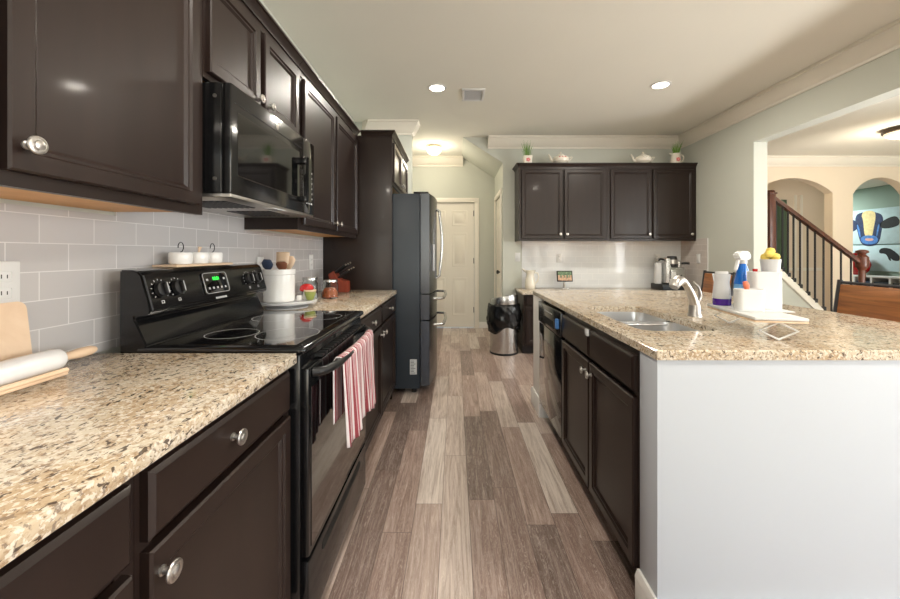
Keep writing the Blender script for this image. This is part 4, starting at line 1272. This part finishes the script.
# things on the back wall cabinets
TT = KT + .0385
def flower_spots(b, rad, z, yo=0, mi=1, n=5, s=.012, ang=-PI / 2):
    for k in range(n):
        a = 2 * PI * k / n
        yy = -rad * 1.0
        b.lathe([(0, 0), (s * .8, 0), (s * .5, .0012), (0, .0016)], (s * math.cos(a), yy - .0004, z + s * math.sin(a)), 10, mi, Matrix.Rotation(PI / 2, 4, 'X'))
def grass(parent, z0, n, h, rad):
    b = MB()
    for i in range(n):
        a = random.uniform(0, 2 * PI); q = random.uniform(.2, 1)
        hh = h * random.uniform(.6, 1)
        p0 = Vector((rad * .5 * q * math.cos(a), rad * .5 * q * math.sin(a), z0))
        p2 = Vector((rad * 1.5 * q * math.cos(a), rad * 1.5 * q * math.sin(a), z0 + hh))
        p1 = (p0 + p2) / 2 + Vector((0, 0, hh * .12))
        b.tube([p0, p1, p2], [.0035, .003, .0008], 5, 0, .5)
    return b.build('grass', M['leaf'], parent)
px0 = 4.83
def topx(px): return (px - 455) * px0 / 378.0
r = empty('potted_grass', (topx(527.5), px0, TT), 'small square flowered pot of green grass on the left cabinet top', 'plant')
b = MB(); b.rings([rrect(-.046, .046, -.046, .046, 0, .008, 3), rrect(-.056, .056, -.056, .056, .10, .008, 3), rrect(-.050, .050, -.050, .050, .10, .008, 3), rrect(-.048, .048, -.048, .048, .08, .008, 3)], True, True)
flower_spots(b, .052, .05, s=.016)
b.build('pot', [M['cream_ceramic'], M['pink_paint']], r); grass(r, .08, 46, .22, .075)
def teapot(px, label, m2):
    r = empty('teapot', (topx(px), px0, TT), label, 'teapot', None)
    r.scale = (1.15, 1.15, 1.1)
    b = MB(); b.lathe([(0, 0), (.05, 0), (.055, .006), (.085, .03), (.092, .055), (.08, .082), (.055, .095), (.04, .098), (0, .098)], n=36)
    for sx in (-.03, 0, .03): b.lathe([(0, 0), (.010, 0), (.006, .0015), (0, .002)], (sx, -.083 - .004 * (1 - abs(sx) / .03), .066), 10, 1, Matrix.Rotation(PI / 2 + .45, 4, 'X'))
    b.build('pot_body', [M['cream_ceramic'], m2], r)
    MB().lathe([(.04, .098), (.042, .104), (.025, .116), (.008, .120), (.007, .126), (.012, .132), (.008, .140), (0, .142)], n=28).build('lid', M['cream_ceramic'], r)
    MB().tube([(-.075, 0, .035), (-.105, 0, .05), (-.115, 0, .085), (-.135, 0, .115)], [.02, .015, .011, .009], 12).build('spout', M['cream_ceramic'], r)
    pts = [(.08, 0, .08)] + [(.085 + .045 * math.sin(PI * i / 8), 0, .08 - .05 * (i / 8) + .025 * math.sin(PI * i / 8)) for i in range(1, 8)] + [(.085, 0, .03)]
    MB().tube(pts, .006, 8).build('handle', M['cream_ceramic'], r)
teapot(560.5, 'cream teapot with pink flowers, nearer the grass pot', M['pink_paint'])
teapot(643, 'plain pale teapot on the right cabinet top, left of the jug', M['cream_ceramic'])
r = empty('plant_jug', (topx(675.5), px0, TT), 'flowered jug planted with grass at the right cabinet end', 'plant')
b = MB(); b.lathe([(0, 0), (.055, 0), (.062, .01), (.060, .06), (.052, .11), (.056, .135), (.052, .135), (.047, .11), (0, .10)], n=32)
flower_spots(b, .061, .05, s=.016)
b.build('jug', [M['cream_ceramic'], M['pink_paint']], r)
MB().tube([(.054, 0, .12), (.09, 0, .118), (.105, 0, .085), (.092, 0, .045), (.062, 0, .025)], .008, 10).build('handle', M['cream_ceramic'], r)
MB().tube([(-.045, 0, .12), (-.065, 0, .132), (-.078, 0, .142)], [.018, .014, .008], 10, 0, .8).build('spout', M['cream_ceramic'], r)
grass(r, .10, 46, .20, .06)

# ------------------------------------------------------------------ trash can with bag
r = empty('trash_can', (.600, 4.64, 0), 'round steel trash can with a black bag folded over its rim', 'trash can')
b = MB(); b.lathe([(0, .012), (.168, .012), (.170, .02), (.170, .64), (.166, .64), (.166, .03), (0, .03)], n=56); b.build('can_body', M['steel'], r)
b = MB(); b.lathe([(0, 0), (.168, 0), (.174, .006), (.174, .022), (.168, .026), (0, .026)], n=56); b.build('base_ring', M['black_plastic'], r)
# collar with slanted top
n = 48
def cring(rad, z, slope): return [(rad * math.cos(2 * PI * i / n), rad * math.sin(2 * PI * i / n), z + slope * rad * math.cos(2 * PI * i / n + .6)) for i in range(n)]
b = MB(); b.rings([cring(.172, .575, 0), cring(.176, .58, 0), cring(.174, .665, .10), cring(.166, .685, .22), cring(.145, .69, .22), cring(.138, .665, .2), cring(.14, .60, 0)], False, False)
b.build('lid_collar', M['steel'], r, 40)
t = []
rows = 12
for j in range(rows + 1):
    f = j / rows
    ring = []
    for i in range(72):
        a = 2 * PI * i / 72
        bulge = .016 * math.sin(PI * min(1, f * 1.15)) + .006
        wr = .011 * math.sin(a * 11 + 4 * f + 2 * math.sin(a * 3)) * (.3 + f) + .007 * math.sin(a * 23 - 9 * f) + .006 * math.sin(a * 7 + 14 * f)
        hem = .04 * math.sin(a * 2 + .8) + .018 * math.sin(a * 5)
        z = .60 - f * (.31 + hem)
        rad = .176 + bulge + abs(wr)
        ring.append((rad * math.cos(a), rad * math.sin(a), z))
    t.append(ring)
b = MB(); b.rings(t, False, False)
o = b.build('trash_bag', M['bag'], None, 60); o.location = (.600, 4.64, 0)
md = o.modifiers.new('thick', 'SOLIDIFY'); md.thickness = .002
tag(o, 'black plastic bag folded down over the steel trash can', 'trash bag')

# ------------------------------------------------------------------ bar stools at the far side of the island
def stool(x, y, label):
    r = empty('bar_stool', (x, y, 0), label, 'bar stool', None)
    b = MB(); b.box(-.20, .18, -.21, .21, .64, .675, .008); b.build('seat', M['walnut'], r)
    for sx in (-.18, .16):
        for sy in (-.19, .19):
            if sx > 0:
                pts = [(sx + .03, sy, 0), (sx, sy, .64), (sx + .015, sy, .85), (sx + .045, sy, 1.055)]
            else:
                pts = [(sx - .03, sy, 0), (sx, sy, .64)]
            MB().tube(pts, .013, 8).build('leg', M['gunmetal'], r)
    for z in (.2,):
        b = MB(); b.tube([(-.20, -.19, z), (-.20, .19, z)], .009, 8); b.tube([(.18, -.19, z), (.18, .19, z)], .009, 8)
        b.tube([(-.2, -.19, z), (.18, -.19, z)], .009, 8); b.tube([(-.2, .19, z), (.18, .19, z)], .009, 8)
        b.build('footrest', M['gunmetal'], r)
    mx = Matrix.Translation((.19, 0, .935)) @ Matrix.Rotation(math.radians(8), 4, 'Y')
    b = MB(); b.box(-.012, .012, -.178, .178, -.085, .095, .006, 2, 0, mx); b.build('backrest', M['walnut'], r)
    b = MB(); b.tube([(.205, -.19, 1.04), (.205, .19, 1.04)], .009, 8); b.build('top_rail', M['gunmetal'], r)
stool(2.17, 2.14, 'wooden backed bar stool nearer the viewer, at the right edge')
stool(2.17, 3.40, 'wooden backed bar stool farther away, behind the soap bottle')

# ------------------------------------------------------------------ staircase in the next room
YS = 4.90
ss = 378.0 / YS
# sloping lines, world x -> z
def rail_z(x): return 1.93 - .742 * (x - 4.13)
def str_z(x): return max(.02, 1.10 - .957 * (x - 4.13))
SC = empty('staircase', (4.6, YS, 0), 'white staircase rising to the left behind the wall jamb', 'stairs')
ivs = Matrix.Translation((-4.6, -YS, 0))
def sb(b, name, m, parent, ang=35):
    bmesh.ops.transform(b.bm, matrix=ivs, verts=b.bm.verts)
    return b.build(name, m, parent, ang)
b = MB(); b.prism([(3.22, 0), (5.10, 0), (5.10, .02), (5.02, str_z(5.02) - .10), (3.22, str_z(3.22) - .10)], 'y', YS + .01, YS + .05); sb(b, 'side_wall', M['wall'], SC)
b = MB(); b.prism([(3.22, str_z(3.22) - .11), (5.02, str_z(5.02) - .11), (5.15, .0), (5.28, 0), (5.25, .03), (3.22, str_z(3.22) - .01)], 'y', YS - .02, YS + .06, 0, .003); sb(b, 'stringer', M['door'], SC)
for i in range(8):
    x1 = 5.25 - .255 * i
    z1 = .19 * (i + 1)
    b = MB(); b.box(x1 - .27, x1 + .02, YS + .065, YS + 1.15, z1 - .03, z1, .005); tr_ = sb(b, 'tread', M['newel'], SC)
    b = MB(); b.box(x1 - .02, x1, YS + .065, YS + 1.15, max(0, z1 - .19), z1 - .031); sb(b, 'riser', M['door'], SC)
RG = empty('stair_railing', (4.6, YS, 0), 'dark wood stair railing with black iron balusters and a turned newel post', 'railing')
b = MB(); x0, x1 = 4.10, 5.22
b.rings([[(x, YS + dy, rail_z(x) + dz) for dy, dz in ((-.03, -.03), (.03, -.03), (.034, .0), (.026, .026), (.012, .034), (-.012, .034), (-.026, .026), (-.034, 0))] for x in (x0, x1)], True, True)
sb(b, 'handrail', M['newel'], RG)
def newel_prof(zb, zt): return [(0, zb), (.05, zb), (.05, zb + .25), (.035, zb + .28), (.03, zb + .35), (.04, zb + .45), (.03, zt - .45), (.036, zt - .30), (.03, zt - .27), (.045, zt - .25), (.062, zt - .22), (.066, zt - .16), (.066, zt - .10), (.05, zt - .08), (.035, zt - .065), (.045, zt - .05), (.066, zt - .04), (.062, zt - .015), (.03, zt - .002), (0, zt)]
b = MB(); b.lathe(newel_prof(0, 1.265), (5.275, YS, 0), 20); sb(b, 'newel_post', M['newel'], RG)
b = MB(); b.box(4.05, 4.13, YS - .04, YS + .04, str_z(4.1), 1.98, .004); b.box(4.04, 4.14, YS - .05, YS + .05, 1.98, 2.0, .004); b.lathe([(0, 0), (.04, 0), (.05, .015), (.04, .03), (0, .04)], (4.09, YS, 2.0), 16); sb(b, 'newel_post', M['newel'], RG)
for px in (776, 782.5, 788, 793.5, 800, 807.6, 815, 823.5, 831.6, 841, 851):
    x = (px - 455) / ss
    b = MB(); zb = str_z(x); b.box(x - .0075, x + .0075, YS - .0075, YS + .0075, zb, rail_z(x) - .025)
    b.box(x - .024, x + .024, YS - .022, YS + .024, zb - .012, zb + .045, .01)
    sb(b, 'baluster', M['iron'], RG)

# ------------------------------------------------------------------ playroom seen through the right arch
def pw(px, py, off=0.0):
    s = (px - 455) / (XE - off)
    return (378.0 / s, H + (253 - py) / s)
def decal(b, pts, mi, off):
    P_ = [pw(760 + x / 3.743, 160 + y / 3.743) for x, y in pts]
    for it in range(2):      # round the corners of the painted shape
        Q_ = []
        for i in range(len(P_)):
            p, q = P_[i], P_[(i + 1) % len(P_)]
            Q_ += [(p[0] * .75 + q[0] * .25, p[1] * .75 + q[1] * .25), (p[0] * .25 + q[0] * .75, p[1] * .25 + q[1] * .75)]
        P_ = Q_
    b.prism(P_, 'x', XE - off - .001, XE - off, mi)
cv = MB(); 
cv.box(XE - .035, XE - .001, 8.0, 9.75, 1.43, 2.26, .003)
decal(cv, [(358, 210), (388, 194), (442, 194), (470, 210), (462, 262), (452, 312), (420, 324), (384, 318), (370, 270)], 2, .0352)
decal(cv, [(384, 205), (398, 190), (434, 190), (440, 210), (432, 250), (425, 292), (400, 292), (392, 250)], 1, .0355)
decal(cv, [(363, 215), (388, 203), (395, 255), (397, 300), (380, 302), (370, 260)], 2, .036)
decal(cv, [(440, 203), (464, 213), (456, 260), (437, 302), (425, 292), (435, 245)], 2, .036)
decal(cv, [(366, 240), (376, 246), (384, 290), (378, 290)], 3, .037)
decal(cv, [(455, 235), (446, 246), (440, 290), (446, 285)], 3, .037)
decal(cv, [(380, 292), (398, 282), (432, 282), (449, 292), (446, 310), (420, 317), (388, 312)], 3, .038)
decal(cv, [(397, 293), (433, 293), (428, 303), (402, 303)], 4, .039)
decal(cv, [(336, 222), (366, 226), (374, 256), (350, 272), (334, 250)], 2, .036)
decal(cv, [(452, 236), (490, 214), (520, 208), (534, 240), (502, 254), (458, 258)], 5, .036)
o = cv.build('cow_painting', [M['canvas'], M['cow_cream'], M['cow_navy'], M['cow_blue'], M['cow_pink'], M['dark_paint']])
tag(o, 'painting of a blue and cream cow head seen through the right arch', 'painting')
cv = MB(); cv.box(XE - .03, XE - .001, 8.0, 9.75, .80, 1.405, .003)
decal(cv, [(450, 338), (462, 328), (490, 330), (510, 342), (530, 360), (530, 378), (505, 378), (492, 366), (498, 378), (488, 376), (480, 356), (470, 350), (452, 350)], 1, .0305)
o = cv.build('animal_painting', [M['canvas'], M['dark_paint']])
tag(o, 'pale painting with a dark animal below the cow painting', 'painting')
r = empty('cubby_shelf', (XE - .22, 8.8, 0), 'low white cubby shelf standing below the paintings', 'shelf')
b = MB(); b.box(-.2, .2, -.95, .95, .66, .70, .003); b.box(-.2, .2, -.95, .95, 0, .04); b.box(.19, .2, -.95, .95, .04, .66)
b.box(-.2, .19, -.95, .95, .34, .37)
for i in range(6): b.box(-.2, .19, -.95 + i * .372, -.91 + i * .372, .04, .66)
b.build('carcass', M['white_plastic'], r)
k = 0
for i in range(5):
    for z in (.041, .371):
        o = MB().box(XE - .40, XE - .06, 8.8 - .90 + i * .372, 8.8 - .59 + i * .372, z, z + .20, .01).build('storage_bin', M[['navy_plastic', 'gunmetal', 'fridge_side'][(i + (z > .3)) % 3]])
        o.location = (0, 0, .0005)
        tag(o, 'dark storage bin in the low white cubby shelf', 'bin', 'storage bins in the cubby shelf')
r = empty('red_vase', (XE - .26, 9.02, .7005), 'red round vase on the cubby shelf behind the newel post', 'vase')
MB().lathe([(0, 0), (.09, 0), (.17, .10), (.205, .24), (.17, .38), (.10, .46), (.12, .52), (.105, .52), (.08, .45), (0, .44)], n=28).build('vase_body', M['red'], r)
